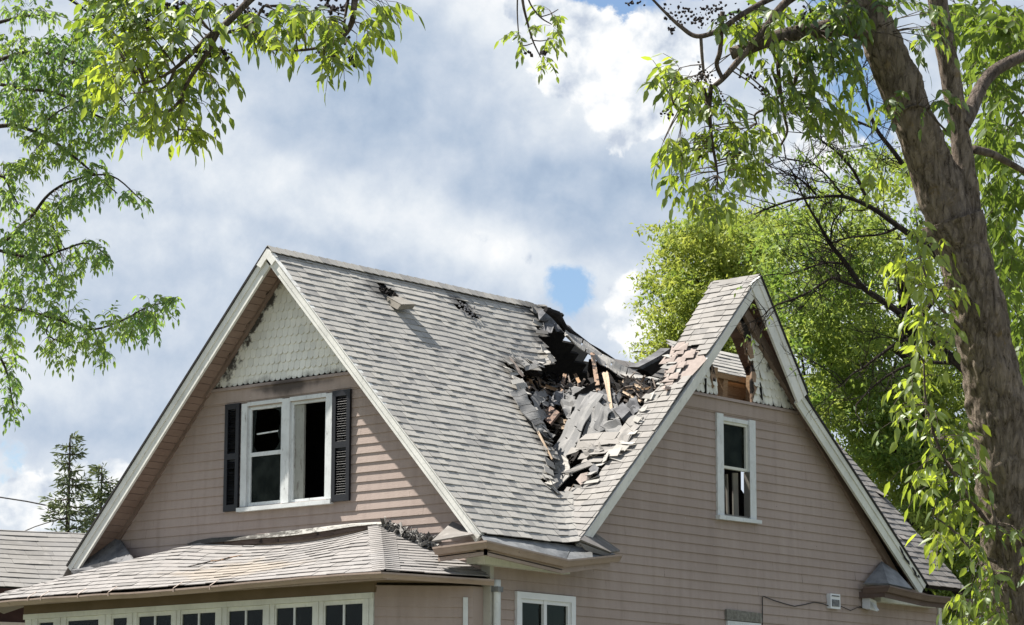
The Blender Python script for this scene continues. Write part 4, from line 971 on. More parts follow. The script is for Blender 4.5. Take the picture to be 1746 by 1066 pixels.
# front wall: header, posts and the row of sash windows
hdw = MB(); hdw.box((XP-.035, y0, ZT-.065), (XP+.02, yl, ZT-.002)); PW = hdw.build('porch_wall', BOUNCEW, HOUSE)
def yat(px): return onX(XP, (px, 1055-.073*(px-43)))[1]
posts = [(621.6, 638.5), (536, 553), (451.5, 470), (370.5, 389), (295, 309.6), (219.5, 235.5), (171, 191.5), (94, 115), (45, 66)]
for a, b in posts:
    pm = MB(); pm.box((XP-.02, yat(b), 2.2), (XP+.05, yat(a), ZT-.066)); pm.box((XP-.032, yat((a+b)/2)-.012, 2.2), (XP-.021, yat((a+b)/2)+.012, ZT-.067)); pm.build('post', BOUNCEW, PW)
lo_ = MB(); lo_.box((XP-.02, y0, 0), (XP+.05, yl, 2.2)); lo_.build('porch_wall', SID, HOUSE)
for i, ((a0, b0), (a1, b1)) in enumerate(zip(posts, posts[1:])):
    l, r = yat(a0), yat(b1); zt = ZT-.067
    wm = MB(); wm.box((XP-.008, l, zt-.05), (XP+.03, r, zt)); wm.box((XP-.008, l, 2.2), (XP+.03, l+.022, zt-.05)); wm.box((XP-.008, r-.022, 2.2), (XP+.03, r, zt-.05))
    wdw = wm.build('window', BOUNCEW, HOUSE)
    if i not in (5, 6, 7): mu = MB(); c = (l+r)/2; mu.box((XP-.006, c-.014, 2.2), (XP+.024, c+.014, zt-.051)); mu.build('muntin', WHITEB, wdw)
    gl = MB(); gl.box((XP+.008, l+.02, 2.2), (XP+.012, r-.02, zt-.04)); gl.build('pane', GLASSC, wdw)
    if i in (2, 4, 0): cu = MB(); k = random.uniform(.15, .5); cu.box((XP+.16, l+(r-l)*k, 2.2), (XP+.18, l+(r-l)*(k+.3), zt-random.uniform(.1, .2))); cu.build('curtain', mat_plain('dark_curtain', (.015, .015, .013), (.03, .03, .025), 4, .9, .1), wdw)
    if i == 1: cu = MB(); cu.box((XP+.10, l+.05, 2.2), (XP+.12, l+.2, zt-.05)); cu.build('curtain', mat_plain('navy_curtain', (.010, .014, .02), (.02, .025, .035), 4, .9, .1), wdw)
# 45 degree wall at the right end of the porch, in siding
wdir = unit((rt2, -rt2, 0)); Lw = 1.12
to45 = lambda s, z, o: np.array([XP, y0, 0])+wdir*s+np.array([-rt2, -rt2, 0])*o+np.array([0, 0, z])
siding('porch_wall', to45, 0.02, 4.12, lambda z: [(.0, Lw)], [], 14)
en = to45(Lw, 0, 0); cn = MB(); cn.box((en[0], en[1]-.0, 0), (-.02, en[1]+.03, 4.12)); cn.build('porch_wall', SID, HOUSE)
vt = MB(); vt.prism([to45(Lw-.115, 0.1, .03), to45(Lw-.06, 0.1, .03), to45(Lw-.06, 3.99, .03), to45(Lw-.115, 3.99, .03)], (rt2*.02, rt2*.02, 0)); vt.build('corner_board', WHITEB, HOUSE)
# burnt flashing and debris where the porch roof meets the wall
fl = MB(); top = [(318, 926), (335, 919), (360, 914), (420, 907), (480, 902), (520, 896), (560, 890), (600, 887), (640, 887), (652, 889)]; bot = [(330, 931), (345, 931), (365, 931), (420, 926), (480, 921), (520, 917), (560, 911), (600, 903), (640, 897), (655, 897)]
rows = []; lows = []
for a, b in zip(top, bot):
    a = (a[0], b[1]+(a[1]-b[1])*.72)
    mq = (a[0]*.45+b[0]*.55, a[1]*.45+b[1]*.55); rows.append([onX(-.03, (a[0], a[1]+random.uniform(-1.5, 1.5))), onX(-.055, ((a[0]+mq[0])/2, (a[1]+mq[1])/2+random.uniform(-1, 1))), onX(-.075+random.uniform(-.01, .01), mq)]); lows.append([onX(-.045, mq), onX(-.05, (b[0], b[1]+3))])
fl.grid(rows, .012, (-1, 0, 0))
def mat_flash():
    m, t = material('charred_white_flashing'); p = pos(t); x, y, z = sep(t, p)
    n = t.noise(t.mapv(p, (1, 1.4, 4)), 6, 8, .68); k = t.math('ADD', n, t.math('MULTIPLY', t.math('SUBTRACT', y, 2.9), .17))
    c = t.mix(t.ss(k, .42, .62), (.36, .35, .325), (.07, .066, .06)); c = t.mix(t.ss(t.noise(p, 30, 6, .65), .60, .66), c, (.025, .022, .02))
    return finish(m, t, c, .8, .2, n, .8, .02)
fl.build('wall_flashing', mat_flash(), HOUSE)
fw = MB(); fw.grid(lows, .012, (-1, 0, 0)); fw.build('flashing_gap_shadow', mat_wood('gap_shadow_brown', (.07, .05, .042), (.13, .095, .08), .4, (1, .3, 3)), HOUSE)  # dark brown strip added for the shadowed gap beneath the flashing
td = MB(); rn = random.Random(77)
for i in range(150):
    k = rn.random()**.8; px = 652+88*k; py = 896+32*k+rn.gauss(0, 3.2); p = onX(-.06-.05*rn.random(), (px, py)); a = unit((rn.uniform(-.6, .6), rn.uniform(-1, 1), rn.uniform(-.7, .4))); b = unit(np.cross(a, (rn.uniform(-1, 1), rn.uniform(-1, 1), rn.uniform(-1, 1)))); l, w_ = rn.uniform(.03, .12), rn.uniform(.008, .035); td.cur = rn.random()
    td.prism([p-a*l-b*w_, p+a*l-b*w_*.6, p+a*l*.9+b*w_, p-a*l*.8+b*w_*1.1], np.cross(a, b)*.008)
td.build('torn_shingle_strip', mat_shingle('burnt_shingle_scrap', (.02, .02, .02), (.28, .27, .255)), HOUSE)
# split seam on the porch roof
sm = MB(); pts = [hit(Np, Bp+Np*.03, q_) for q_ in ((318, 967), (340, 962), (360, 957), (372, 956), (395, 950), (414, 946))]
sm.tube(pts, [.004, .009, .008, .011, .009, .003], 5); sm.build('split_seam', SCORCH, HOUSE)
# ------------------------------------------------------------------ the collapse
def curve_at(pts, k):
    L = [0]
    for a, b in zip(pts, pts[1:]): L.append(L[-1]+np.linalg.norm(V3(b)-V3(a)))
    s = k*L[-1]
    for i in range(len(pts)-1):
        if s <= L[i+1] or i == len(pts)-2:
            t = (s-L[i])/max(L[i+1]-L[i], 1e-9); return V3(pts[i])*(1-t)+V3(pts[i+1])*t
def smooth_c(pts):
    pts = [V3(p) for p in pts]
    if len(pts) < 3: return pts
    P = [2*pts[0]-pts[1]]+pts+[2*pts[-1]-pts[-2]]; out = []
    for i in range(1, len(P)-2):
        for k in range(4):
            t = k/4; a, b, c, d = P[i-1], P[i], P[i+1], P[i+2]; out.append(.5*((2*b)+(c-a)*t+(2*a-5*b+4*c-d)*t*t+(3*b-a-3*c+d)*t**3))
    out.append(pts[-1]); return out
def draped(name, edge0, edge1, courses, tabs, mat, parent, seed, rough=.02, th=.012, along=True):
    """torn roofing mat between two 3-D edge curves, laid as overlapping strips of tabs"""
    rn = random.Random(seed); mb = MB()
    C0 = (curve_at(edge0, .5)+curve_at(edge1, .5))/2; e = 1e-2
    nn = unit(np.cross(curve_at(edge0, .6)-curve_at(edge0, .4), curve_at(edge1, .5)-curve_at(edge0, .5)))
    if nn@(CAM-C0) < 0: nn = -nn
    edge0 = smooth_c(edge0); edge1 = smooth_c(edge1)
    def F(u, v, h): 
        p = curve_at(edge0, u)*(1-v)+curve_at(edge1, u)*v
        return p+nn*(h+rough*noise.noise(Vector((u*3.1+seed, v*3.7, 1.7)))*2)
    for i in range(courses):
        v0, v1 = i/courses, min(1, (i+1.25)/courses); us = [0]
        while us[-1] < .999: us.append(min(1, us[-1]+rn.uniform(.6, 1.4)/tabs))
        for a, b in zip(us, us[1:]):
            mb.cur = rn.choice((.25, .55, .7, .85)); j = rn.uniform(-.05, .05); g = .007; rows = []
            n_ = 9
            for k in range(3):
                vv = v0+(v1-v0)*k/2 + (j/courses if k == 0 else 0); vv = min(1, max(0, vv)); row = []
                for m in range(n_):
                    uu = a+g+(b-a-2*g)*m/(n_-1); row.append(F(min(1, uu), vv, .016*(1-k/2)+rn.uniform(0, .002)))
                rows.append(row)
            mb.grid(rows, th, nn)
    return mb.build(name, mat, parent)
Yp = lambda y, L: [onY(y, q) for q in L]
Bp_ = lambda h, L: [onB(q, h) for q in L]
# back of the roof sagging down from the broken ridge
draped('sagging_roof_sheet', Yp(2.75, [(962, 562), (985, 577), (1004, 590), (1022, 601), (1050, 618), (1068, 624), (1090, 631), (1112, 640), (1126, 647)]), Yp(2.1, [(966, 571), (985, 591), (1003, 603), (1014, 609), (1022, 620), (1038, 628), (1052, 639), (1068, 647), (1126, 649)]), 3, 6, SHING, HOUSE, 5, .03)
ed = MB(); a = Yp(2.78, [(930, 528), (948, 538), (962, 560), (985, 575), (1004, 588), (1022, 599), (1050, 616)]); ed.tube(a, [.03, .06, .045, .04, .03, .03, .02], 7, wob=.5); ed.build('charred_ridge_beam', CHAR, HOUSE)
# torn felt hanging at the broken ridge end
tf = MB(); rn = random.Random(15)
for L, h in (([(922, 536), (942, 531), (947, 548), (941, 567), (926, 566)], .06), ([(942, 533), (960, 545), (968, 558), (950, 566), (944, 556)], .03), ([(955, 548), (972, 556), (985, 572), (975, 578), (956, 562)], .0), ([(917, 528), (936, 527), (944, 540), (930, 548), (920, 545)], .09)):
    tf.cur = rn.random(); P_ = [onA(q, h+rn.uniform(-.05, .05)) for q in L]; tf.prism(P_, NA*-.012)
tf.build('torn_roofing_felt', FELT, HOUSE)
# black sheet added to close the view through the hole as dark interior
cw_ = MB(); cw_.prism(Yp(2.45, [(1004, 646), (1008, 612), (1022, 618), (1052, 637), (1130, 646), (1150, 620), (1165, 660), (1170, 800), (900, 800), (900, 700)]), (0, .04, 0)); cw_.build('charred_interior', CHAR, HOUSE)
# rolled dark flap of roofing by gable B
fl_ = MB(); fl_.prism(Yp(1.0, [(1088, 626), (1106, 617), (1126, 606), (1143, 594), (1148, 603), (1128, 613), (1110, 622), (1096, 630)]), (0, .16, .02)); o_ = fl_.build('torn_roof_edge', FELT, HOUSE)
fl_ = MB(); fl_.prism(Yp(.98, [(1096, 630), (1112, 621), (1128, 613), (1146, 605), (1148, 612), (1138, 622), (1122, 633), (1112, 641), (1104, 634)]), (0, .12, -.01)); fl_.build('torn_roofing_felt', CHAR, HOUSE)
# the long tongue of roofing slumped into the valley, and the mats round it
draped('slumped_roofing_mat', Bp_(-.10, [(1000, 664), (988, 683), (972, 712), (963, 736), (949, 757), (936, 770)]), Bp_(-.02, [(1030, 672), (1014, 690), (1001, 719), (988, 748), (976, 765), (964, 784)]), 4, 2.0, MATGREY, HOUSE, 11, .03)
draped('slumped_roofing_mat', Bp_(-.06, [(1014, 686), (1004, 715), (992, 742), (982, 760)]), Bp_(.0, [(1044, 700), (1034, 725), (1020, 746), (1004, 760)]), 5, 2.2, MATGREY, HOUSE, 12, .045)
draped('slumped_roofing_mat', Bp_(-.02, [(936, 770), (934, 790), (932, 808)]), Bp_(.05, [(966, 780), (972, 795), (974, 809)]), 2, 2, SHING, HOUSE, 13, .03)
draped('slumped_roofing_mat', Bp_(-.22, [(950, 690), (962, 672), (980, 658)]), Bp_(-.12, [(984, 694), (1000, 684), (1012, 666)]), 2, 2, MATGREY, HOUSE, 14, .04)
draped('slumped_roofing_mat', Bp_(-.16, [(1012, 664), (1024, 676), (1034, 690)]), Bp_(-.02, [(1000, 682), (1012, 694), (1022, 706)]), 2, 2, MATGREY, HOUSE, 16, .04)
draped('slumped_roofing_mat', Bp_(.0, [(1050, 742), (1062, 728), (1078, 712), (1090, 706)]), Bp_(.02, [(1062, 762), (1078, 745), (1090, 728), (1098, 712)]), 2, 2, SHINGB, HOUSE, 17, .02)
# torn shingle tabs and backing strips strewn along the torn edge of the slope
draped('slumped_roofing_mat', [onA(q, .04) for q in ((868, 668), (880, 690), (896, 712), (910, 728))], [onA(q, .06) for q in ((892, 664), (902, 684), (916, 704), (930, 722))], 1, 4, MATGREY, HOUSE, 18, .02)
draped('slumped_roofing_mat', [onA(q, .05) for q in ((905, 722), (918, 738), (936, 752))], [onA(q, .02) for q in ((918, 716), (932, 730), (946, 744))], 2, 3, MATGREY, HOUSE, 19, .02)
# rumpled courses on the west slope
RP = [uvB(q) for q in ((978, 772), (1000, 756), (1020, 744), (1046, 738), (1066, 750), (1060, 768), (1046, 780), (1030, 794), (1014, 800), (1004, 790), (985, 790))]
shingles('roof_slope', B3, -.3, 2.5, LB, [], SHINGB, HOUSE, lambda u, v, r: inside(RP, u, v), seed=52, tabw=(.14, .3), bend=lambda u, v: .02+.07*noise.noise(Vector((u*4, v*5, 3))), lift=.3)
# torn gash low in the valley
gh = MB(); rn = random.Random(3)
gh.build('torn_roofing_felt', FELT, HOUSE) if False else None
LO = [uvA(q) for q in ((870, 600), (935, 600), (1010, 650), (960, 850), (925, 760))]
def flap(name, L, h, mat, th=.014, jit=.03, parent=HOUSE):
    mb = MB(); mb.cur = random.random(); mb.prism([onB(q, h+random.uniform(-jit, jit)) for q in L], NB*-th); return mb.build(name, mat, parent)
flap('curled_shingle_flap', [(930, 822), (940, 811), (954, 807), (971, 811), (960, 822), (948, 834), (938, 841)], .06, SHING)
flap('curled_shingle_flap', [(956, 806), (970, 801), (985, 792), (1004, 786), (1012, 792), (996, 798), (975, 806)], .07, SHINGB)
flap('curled_shingle_flap', [(982, 818), (990, 808), (1002, 805), (1008, 812), (1000, 820), (990, 827)], .03, PINK)
flap('curled_shingle_flap', [(1004, 800), (1012, 790), (1021, 797), (1018, 806), (1008, 808)], .05, FELT)
flap('curled_shingle_flap', [(944, 838), (956, 842), (968, 846), (962, 851), (950, 848)], .05, SHING)
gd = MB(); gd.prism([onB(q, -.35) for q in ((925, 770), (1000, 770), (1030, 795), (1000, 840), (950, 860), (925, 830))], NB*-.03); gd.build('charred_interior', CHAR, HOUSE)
# ragged lifted shingles round the hole
rg = MB(); rn = random.Random(91)
EDGE = [(919, 530), (925, 560), (930, 585), (940, 617), (920, 621), (895, 617), (869, 611), (884, 645), (903, 690), (925, 732), (943, 775), (936, 815), (950, 842)]
for i in range(70):
    k = rn.random()*(len(EDGE)-1); j = int(k); t_ = k-j; q = (EDGE[j][0]*(1-t_)+EDGE[j+1][0]*t_+rn.gauss(-2, 3), EDGE[j][1]*(1-t_)+EDGE[j+1][1]*t_+rn.gauss(0, 3))
    p = onA(q, rn.uniform(.0, .05)); a = unit((1, rn.uniform(-.5, .5), rn.uniform(-.4, .4))); b = unit(np.cross(NA+np.array([rn.uniform(-.5, .5), rn.uniform(-.4, .4), rn.uniform(-.3, .3)]), a)); l, w_ = rn.uniform(.04, .13), rn.uniform(.03, .07); rg.cur = rn.uniform(.2, .95)
    rg.prism([p-a*l-b*w_, p+a*l*rn.uniform(.6, 1)-b*w_, p+a*l+b*w_*rn.uniform(.5, 1), p-a*l*rn.uniform(.7, 1)+b*w_], np.cross(a, b)*.007)
EDGB = [(1146, 600), (1140, 640), (1128, 655), (1110, 680), (1082, 720), (1066, 757), (1046, 776), (1012, 803), (1004, 825)]
for i in range(26):
    k = rn.random()*(len(EDGB)-1); j = int(k); t_ = k-j; q = (EDGB[j][0]*(1-t_)+EDGB[j+1][0]*t_+rn.gauss(0, 4), EDGB[j][1]*(1-t_)+EDGB[j+1][1]*t_+rn.gauss(0, 3))
    p = onB(q, rn.uniform(.0, .06)); a = unit((rn.uniform(-.4, .4), 1, rn.uniform(-.4, .4))); b = unit(np.cross(NB+np.array([rn.uniform(-.5, .5), rn.uniform(-.4, .4), rn.uniform(-.3, .3)]), a)); l, w_ = rn.uniform(.04, .12), rn.uniform(.03, .07); rg.cur = rn.uniform(.2, .95)
    rg.prism([p-a*l-b*w_, p+a*l*rn.uniform(.6, 1)-b*w_, p+a*l+b*w_*rn.uniform(.5, 1), p-a*l*rn.uniform(.7, 1)+b*w_], np.cross(a, b)*.007)
tag(rg.build('torn_shingle_edge', SHING, HOUSE), kind='stuff')
# tabs that slipped lower on the slope (thin grey scars)
scr = MB(); 
for q, a, b in (((838, 577), 1.0, .25), ((905, 600), .6, .2), ((760, 620), .5, .15), ((668, 497), .35, .15), ((790, 520), .3, .12)):
    pass
# rubble in the hole: broken lath, shingle scraps and char nobody could count
rb_ = MB(); rn = random.Random(44)
RUB = [(874, 618), (925, 640), (950, 640), (1004, 655), (1060, 645), (1120, 652), (1095, 690), (1060, 735), (1020, 700), (985, 690), (960, 735), (940, 745), (915, 700), (888, 650)]
n_ = 0
rub = {'c': MB(), 'g': MB(), 'w': MB()}
while n_ < 900:
    q = (rn.uniform(870, 1120), rn.uniform(612, 790))
    if not inside(RUB, *q) and not (930 < q[0] < 1015 and 795 < q[1]+8 < 846 and rn.random() < .9): continue
    if q[1] < 648 and q[0] < 1000 and rn.random() < .8: continue
    n_ += 1; kd = rn.choices('cgw', (5, 1.6, 2.6))[0]; mb = rub[kd]
    depth = -.30-.25*rn.random() if kd == 'c' else -.16-.25*rn.random()
    if q[0] < 905: depth -= .15
    p = onB(q, depth) if q[0] > 930 else onA(q, -.15-.3*rn.random()); a = unit((rn.uniform(-1, 1), rn.uniform(-1, 1), rn.uniform(-.8, .8))); b = unit(np.cross(a, (rn.uniform(-1, 1), rn.uniform(-1, 1), rn.uniform(-1, 1)))); c = np.cross(a, b)
    l = rn.uniform(.02, .11) if kd != 'w' else rn.uniform(.04, .17); w_ = rn.uniform(.008, .045) if kd != 'w' else rn.uniform(.005, .014); t_ = .006 if kd == 'g' else rn.uniform(.008, .03); mb.cur = rn.random()
    mb.prism([p-a*l-b*w_, p+a*l*rn.uniform(.6, 1)-b*w_*rn.uniform(.3, 1), p+a*l+b*w_, p-a*l*rn.uniform(.6, 1)+b*w_*rn.uniform(.5, 1)], c*t_)
for kd, nm, m_, lb_ in (('c', 'char_rubble', CHAR, 'black char and burnt scraps filling the roof hole'), ('g', 'shingle_rubble', MATGREY, 'grey torn shingle scraps scattered in the roof hole'), ('w', 'splinter_rubble', GREYW, 'brown wood splinters scattered in the roof hole')):
    tag(rub[kd].build(nm, m_), lb_, 'rubble', kind='stuff')
def crumpled(quad, h, mat, seed, amp=.05, name='torn_roofing_felt', n=6):
    p00, p10, p11, p01 = [onB(q, h) if q[0] > 925 else onA(q, h) for q in quad]; mb = MB(); mb.cur = .6; rows = []
    for i in range(n):
        v = i/(n-1); row = []
        for j in range(n):
            u = j/(n-1); p = (p00*(1-u)+p10*u)*(1-v)+(p01*(1-u)+p11*u)*v; row.append(p+NB*amp*1.6*noise.noise(Vector((u*2.7+seed, v*2.9, seed*.7)))+np.array([.02*noise.noise(Vector((seed, u*9, v*9))), 0, .02*noise.noise(Vector((v*9, seed, u*9)))]))
        rows.append(row)
    mb.grid(rows, .010, NB); return mb.build(name, mat, HOUSE)
for i, (qd, h, m_) in enumerate((
    ([(932, 672), (962, 666), (960, 690), (934, 696)], -.12, FELT), ([(1000, 642), (1036, 634), (1050, 650), (1016, 664)], -.24, CHAR), ([(1048, 654), (1078, 648), (1088, 668), (1058, 680)], -.22, CHAR),
    ([(904, 672), (930, 666), (938, 688), (912, 696)], -.10, MATGREY), ([(955, 688), (975, 672), (986, 690), (966, 712)], -.10, MATGREY), ([(908, 694), (928, 690), (934, 712), (918, 716)], -.06, MATGREY), ([(1060, 690), (1086, 678), (1092, 700), (1070, 718)], -.10, FELT),
    ([(1086, 660), (1112, 650), (1114, 668), (1092, 684)], -.18, CHAR), ([(1030, 690), (1052, 684), (1056, 712), (1036, 722)], -.04, MATGREY), ([(1028, 722), (1056, 712), (1064, 738), (1036, 748)], -.01, MATGREY), ([(990, 765), (1020, 752), (1030, 768), (1000, 782)], .06, SHINGB), ([(1020, 668), (1046, 662), (1050, 684), (1026, 692)], -.10, FELT))):
    crumpled(qd, h, m_, i*1.37+.5)
# loose timbers one can tell apart
def timber(a, b, w0, w1, th, mat, label, name='broken_rafter', ends=.35):
    """plank between two 3-D points with splintered ends; widths in metres"""
    a, b = V3(a), V3(b); d = unit(b-a); vw = unit(CAM-(a+b)/2); s = unit(np.cross(d, vw)); f = np.cross(s, d); mb = MB(); rn_ = random.Random(label)
    n = 7; L = np.linalg.norm(b-a)
    lft, rgt = [], []
    for i in range(n+1):
        k = i/n; wd = (w0*(1-k)+w1*k)/2; p = a+d*L*k + f*.01*math.sin(k*3); lft.append(p-s*wd*rn_.uniform(.85, 1.05)); rgt.append(p+s*wd*rn_.uniform(.85, 1.05))
    tip0 = [a-d*rn_.uniform(.1, ends)*w0*2+s*w0*x for x in (.25, -.05, -.3)]; tip1 = [b+d*rn_.uniform(.1, ends)*w1*2+s*w1*x for x in (-.3, .1, .3)]
    tip0[1] = tip0[1]+d*w0*.5; tip1[1] = tip1[1]-d*w1*.5
    mb.prism(lft+tip1+rgt[::-1]+tip0, -f*th)
    return tag(mb.build(name, mat), label, 'timber', 'broken timbers in the collapsed roof')
timber(onB((1010, 602), -.1), onB((1020, 664), -.1), .055, .065, .05, SCORCH, 'tall upright rafter stub rising against the sky beside the black gap')
timber(onB((1032, 636), -.10), onB((1043, 700), -.02), .085, .03, .02, SPLIT, 'pale splintered plank standing upright, pointed at its foot', 'broken_plank')
timber(onA((903, 650), -.22), onA((950, 665), -.2), .07, .04, .06, TAN, 'tan joist end lying level under the left lip of the hole', 'broken_joist')
timber(onA((904, 630), -.30), onA((927, 654), -.28), .025, .03, .02, SCORCH, 'thin grey lath slanting above the tan joist', 'broken_lath')
timber(onB((963, 638), -.25), onB((953, 690), -.2), .05, .05, .03, SCORCH, 'brown board leaning steeply in the middle of the hole', 'broken_board')
timber(onB((980, 638), -.45), onB((993, 662), -.4), .05, .04, .05, TAN, 'short orange brown post stub in front of the black gap', 'post_stub')
timber(onB((983, 676), -.06), onB((1016, 656), -.06), .09, .09, .06, CHAR, 'black charred beam end lying across the grey roofing mat', 'charred_beam')
timber(onB((1040, 700), -.1), onB((1060, 668), -.2), .10, .07, .06, FELT, 'dark propped timber leaning between the mats and the right edge', 'charred_beam')
timber(onB((1062, 668), -.16), onB((1092, 684), -.1), .028, .03, .02, SPLIT, 'lower pale lath running under the right shingle edge', 'broken_lath')
timber(onB((1064, 666), -.24), onB((1106, 662), -.16), .04, .03, .03, TAN, 'tan lath lying level under the right shingle edge', 'broken_lath')
timber(onB((1062, 650), -.30), onB((1092, 660), -.2), .04, .04, .03, SPLIT, 'pale board below the sagging shingle sheet', 'broken_board')
timber(onA((917, 736), .06), onA((941, 782), .05), .030, .022, .02, SPLIT, 'long pale stick lying on the shingles left of the slumped mat', 'broken_stick')
timber(onB((946, 714), -.16), onB((963, 719), -.14), .075, .06, .03, SPLIT, 'upper of two pale board ends beside the slumped mat', 'broken_board')
timber(onB((948, 727), -.14), onB((963, 729), -.12), .06, .05, .03, SPLIT, 'lower of two pale board ends beside the slumped mat', 'broken_board')
timber(onB((962, 849), .04), onB((978, 826), .06), .018, .012, .015, SPLIT, 'thin pale splinter at the lowest tear in the valley', 'broken_stick')
timber(onA((869, 614), .05), onA((892, 641), .05), .07, .035, .02, PINK, 'pinkish strip of sheathing along the left lip of the hole', 'broken_board')
mb = MB(); mb.prism([onB(q, h) for q, h in (((917, 707), -.02), ((936, 690), -.10), ((954, 703), -.06), ((938, 723), .04))], NB*-.03); tag(mb.build('sheathing_panel', RUST), 'rust brown square of scorched sheathing tipped on the rubble', 'panel', 'broken timbers in the collapsed roof')
mb = MB(); mb.prism([onB(q, h) for q, h in (((1046, 698), -.02), ((1062, 686), -.10), ((1074, 700), -.08), ((1060, 714), .02))], NB*-.06); tag(mb.build('roofing_chunk', FELT), 'dark grey folded chunk of roofing felt by the right shingle edge', 'roofing', 'broken timbers in the collapsed roof')
# ------------------------------------------------------------------ vents burnt out of the slope
vh = MB(); vp = [onA(q, h) for q, h in (((660, 506), .10), ((684, 521), .30), ((708, 521), .30), ((690, 511), .12))]
a0, a1, a2, a3 = onA((659, 505), .04), onA((685, 519), .17), onA((709, 519), .18), onA((681, 505), .05)
vh.prism([a0, a1, a2, a3], NA*-.012); vh.prism([a0, a1, a1-NA*.09, a0-NA*.09], unit(a3-a0)*.012); vh.prism([a1, a2, a2-NA*.08, a1-NA*.09], unit(a0-a1)*.012)
vo = vh.build('vent_hood', mat_plain('tan_vent_hood', (.17, .155, .13), (.23, .21, .18), 6, .5, .4, dark=(.2, .18, .15), dark_th=(.6, .7)), HOUSE)
nk = MB(); rn = random.Random(8)
for i in range(26):
    k = rn.random(); q = (650+24*k+rn.gauss(0, 3), 492+14*k+rn.gauss(0, 2.5)); p = onA(q, rn.uniform(0, .07)); a = unit((rn.uniform(-1, 1), rn.uniform(-1, 1), rn.uniform(-1, 1))); b = unit(np.cross(a, (rn.random(), rn.random(), 1))); l = rn.uniform(.02, .06)
    nk.prism([p-a*l, p+b*l*.4, p+a*l, p-b*l*.4], np.cross(a, b)*.01)
nk.build('melted_vent_collar', CHAR, vo)
nk = MB()
for i in range(30):
    k = rn.random(); q = (782+34*k+rn.gauss(0, 1.5)+(-4 if rn.random() < .6 else 4), 516+26*k+rn.gauss(0, 1.5)+(3 if rn.random() < .6 else -4)); p = onA(q, rn.uniform(0, .02)); a = unit((1, rn.uniform(.2, 1), rn.uniform(.2, 1))); b = unit(np.cross(a, NA)); l = rn.uniform(.02, .05)
    nk.prism([p-a*l, p+b*l*.4, p+a*l, p-b*l*.4], NA*.008)
nk.build('melted_vent_collar', FELT, HOUSE)
# ------------------------------------------------------------------ trees
def smooth(pts, n):
    pts = [V3(p) for p in pts]; P = [2*pts[0]-pts[1]]+pts+[2*pts[-1]-pts[-2]]; out = []
    for i in range(1, len(P)-2):
        for k in range(n):
            t = k/n; a, b, c, d = P[i-1], P[i], P[i+1], P[i+2]
            out.append(.5*((2*b)+(c-a)*t+(2*a-5*b+4*c-d)*t*t+(3*b-a-3*c+d)*t**3))
    out.append(pts[-1]); return out
class Leaves:
    """collects lanceolate leaflets; each is folded along its midrib and curls down at the tip"""
    def __init__(s): s.P, s.D, s.S, s.L, s.W, s.C = [], [], [], [], [], []
    def add(s, p, d, side, l, w_, c): s.P.append(p); s.D.append(d); s.S.append(side); s.L.append(l); s.W.append(w_); s.C.append(c)
    def compound(s, rn, base, d, size=1.0, pairs=3, tone=.5, spread=1.0):
        """pinnate leaf: rachis from base along d drooping, leaflets in pairs"""
        d = unit(d); L = rn.uniform(.12, .21)*size; side = np.cross(d, (0, 0, 1)); side = unit(side) if np.linalg.norm(side) > .05 else np.array([1., 0, 0]); side = unit(side+V3((rn.gauss(0, .25), rn.gauss(0, .25), rn.gauss(0, .25))))
        pts = []; p = V3(base); dd = d.copy(); n = 6
        for i in range(n+1):
            pts.append(p.copy()); p = p+dd*L/n; dd = unit(dd+np.array([0, 0, -.16]))
        for j in range(pairs):
            k = .34+.60*j/pairs; i0 = int(k*n); q = pts[i0]
            for sg in (-1, 1):
                if rn.random() < .06: continue
                dr = unit(side*sg*rn.uniform(.6, 1.0)*spread+dd*rn.uniform(.35, .75)+np.array([0, 0, -rn.uniform(.0, .75)]))
                s.add(q, dr, None, rn.uniform(.045, .090)*size, rn.uniform(.018, .034)*size, tone+rn.gauss(0, .20))
        s.add(pts[-1], unit(dd+np.array([0, 0, -.35])), None, rn.uniform(.06, .10)*size, rn.uniform(.022, .035)*size, tone+rn.gauss(0, .15))
        return pts
    def build(s, name, mat, parent, seed=1):
        rs = np.random.RandomState(seed); P = np.array(s.P); D = np.array(s.D); n = len(P)
        D = D/np.linalg.norm(D, axis=1)[:, None]; rv = rs.normal(size=(n, 3)); rv[:, 2] += .9; S = np.cross(D, rv); S /= np.linalg.norm(S, axis=1)[:, None]+1e-9; N = np.cross(S, D)
        N = np.where(N[:, 2:3] < 0, -N, N); L = np.array(s.L)[:, None]; Wd = np.array(s.W)[:, None]
        cv = rs.uniform(.06, .28, (n, 1)); fo = rs.uniform(.10, .4, (n, 1))
        def at(a, b, f=0): return P+D*L*a+S*Wd*b+N*(L*cv*(a*(1-a)*1.4-.4*a*a)+Wd*f*fo)
        V = np.stack([at(0, 0), at(.28, 0, -.5), at(.28, -.5), at(.28, .5), at(.64, 0, -.45), at(.64, -.40), at(.64, .40), at(1, 0)], 1).reshape(-1, 3)
        lp = np.array([0, 1, 2, 0, 3, 1, 1, 4, 5, 2, 1, 3, 6, 4, 5, 4, 7, 4, 6, 7]); sz = np.array([3, 3, 4, 4, 3, 3])
        loops = (np.arange(n)[:, None]*8+lp[None, :]).ravel(); sizes = np.tile(sz, n)
        return mesh_np(name, V, loops, sizes, np.repeat(np.clip(s.C, 0, 1), 8), mat, parent)
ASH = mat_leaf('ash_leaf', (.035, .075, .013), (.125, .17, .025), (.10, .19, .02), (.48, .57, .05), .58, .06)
ASHD = mat_leaf('shaded_ash_leaf', (.05, .09, .016), (.085, .12, .02), (.16, .24, .03), (.27, .36, .04), .5, .03)  # duller copy of the ash leaf; the shade is in its colours
ASHL = mat_leaf('distant_ash_leaf', (.055, .125, .04), (.12, .18, .04), (.17, .33, .06), (.40, .52, .07), .55, .05)
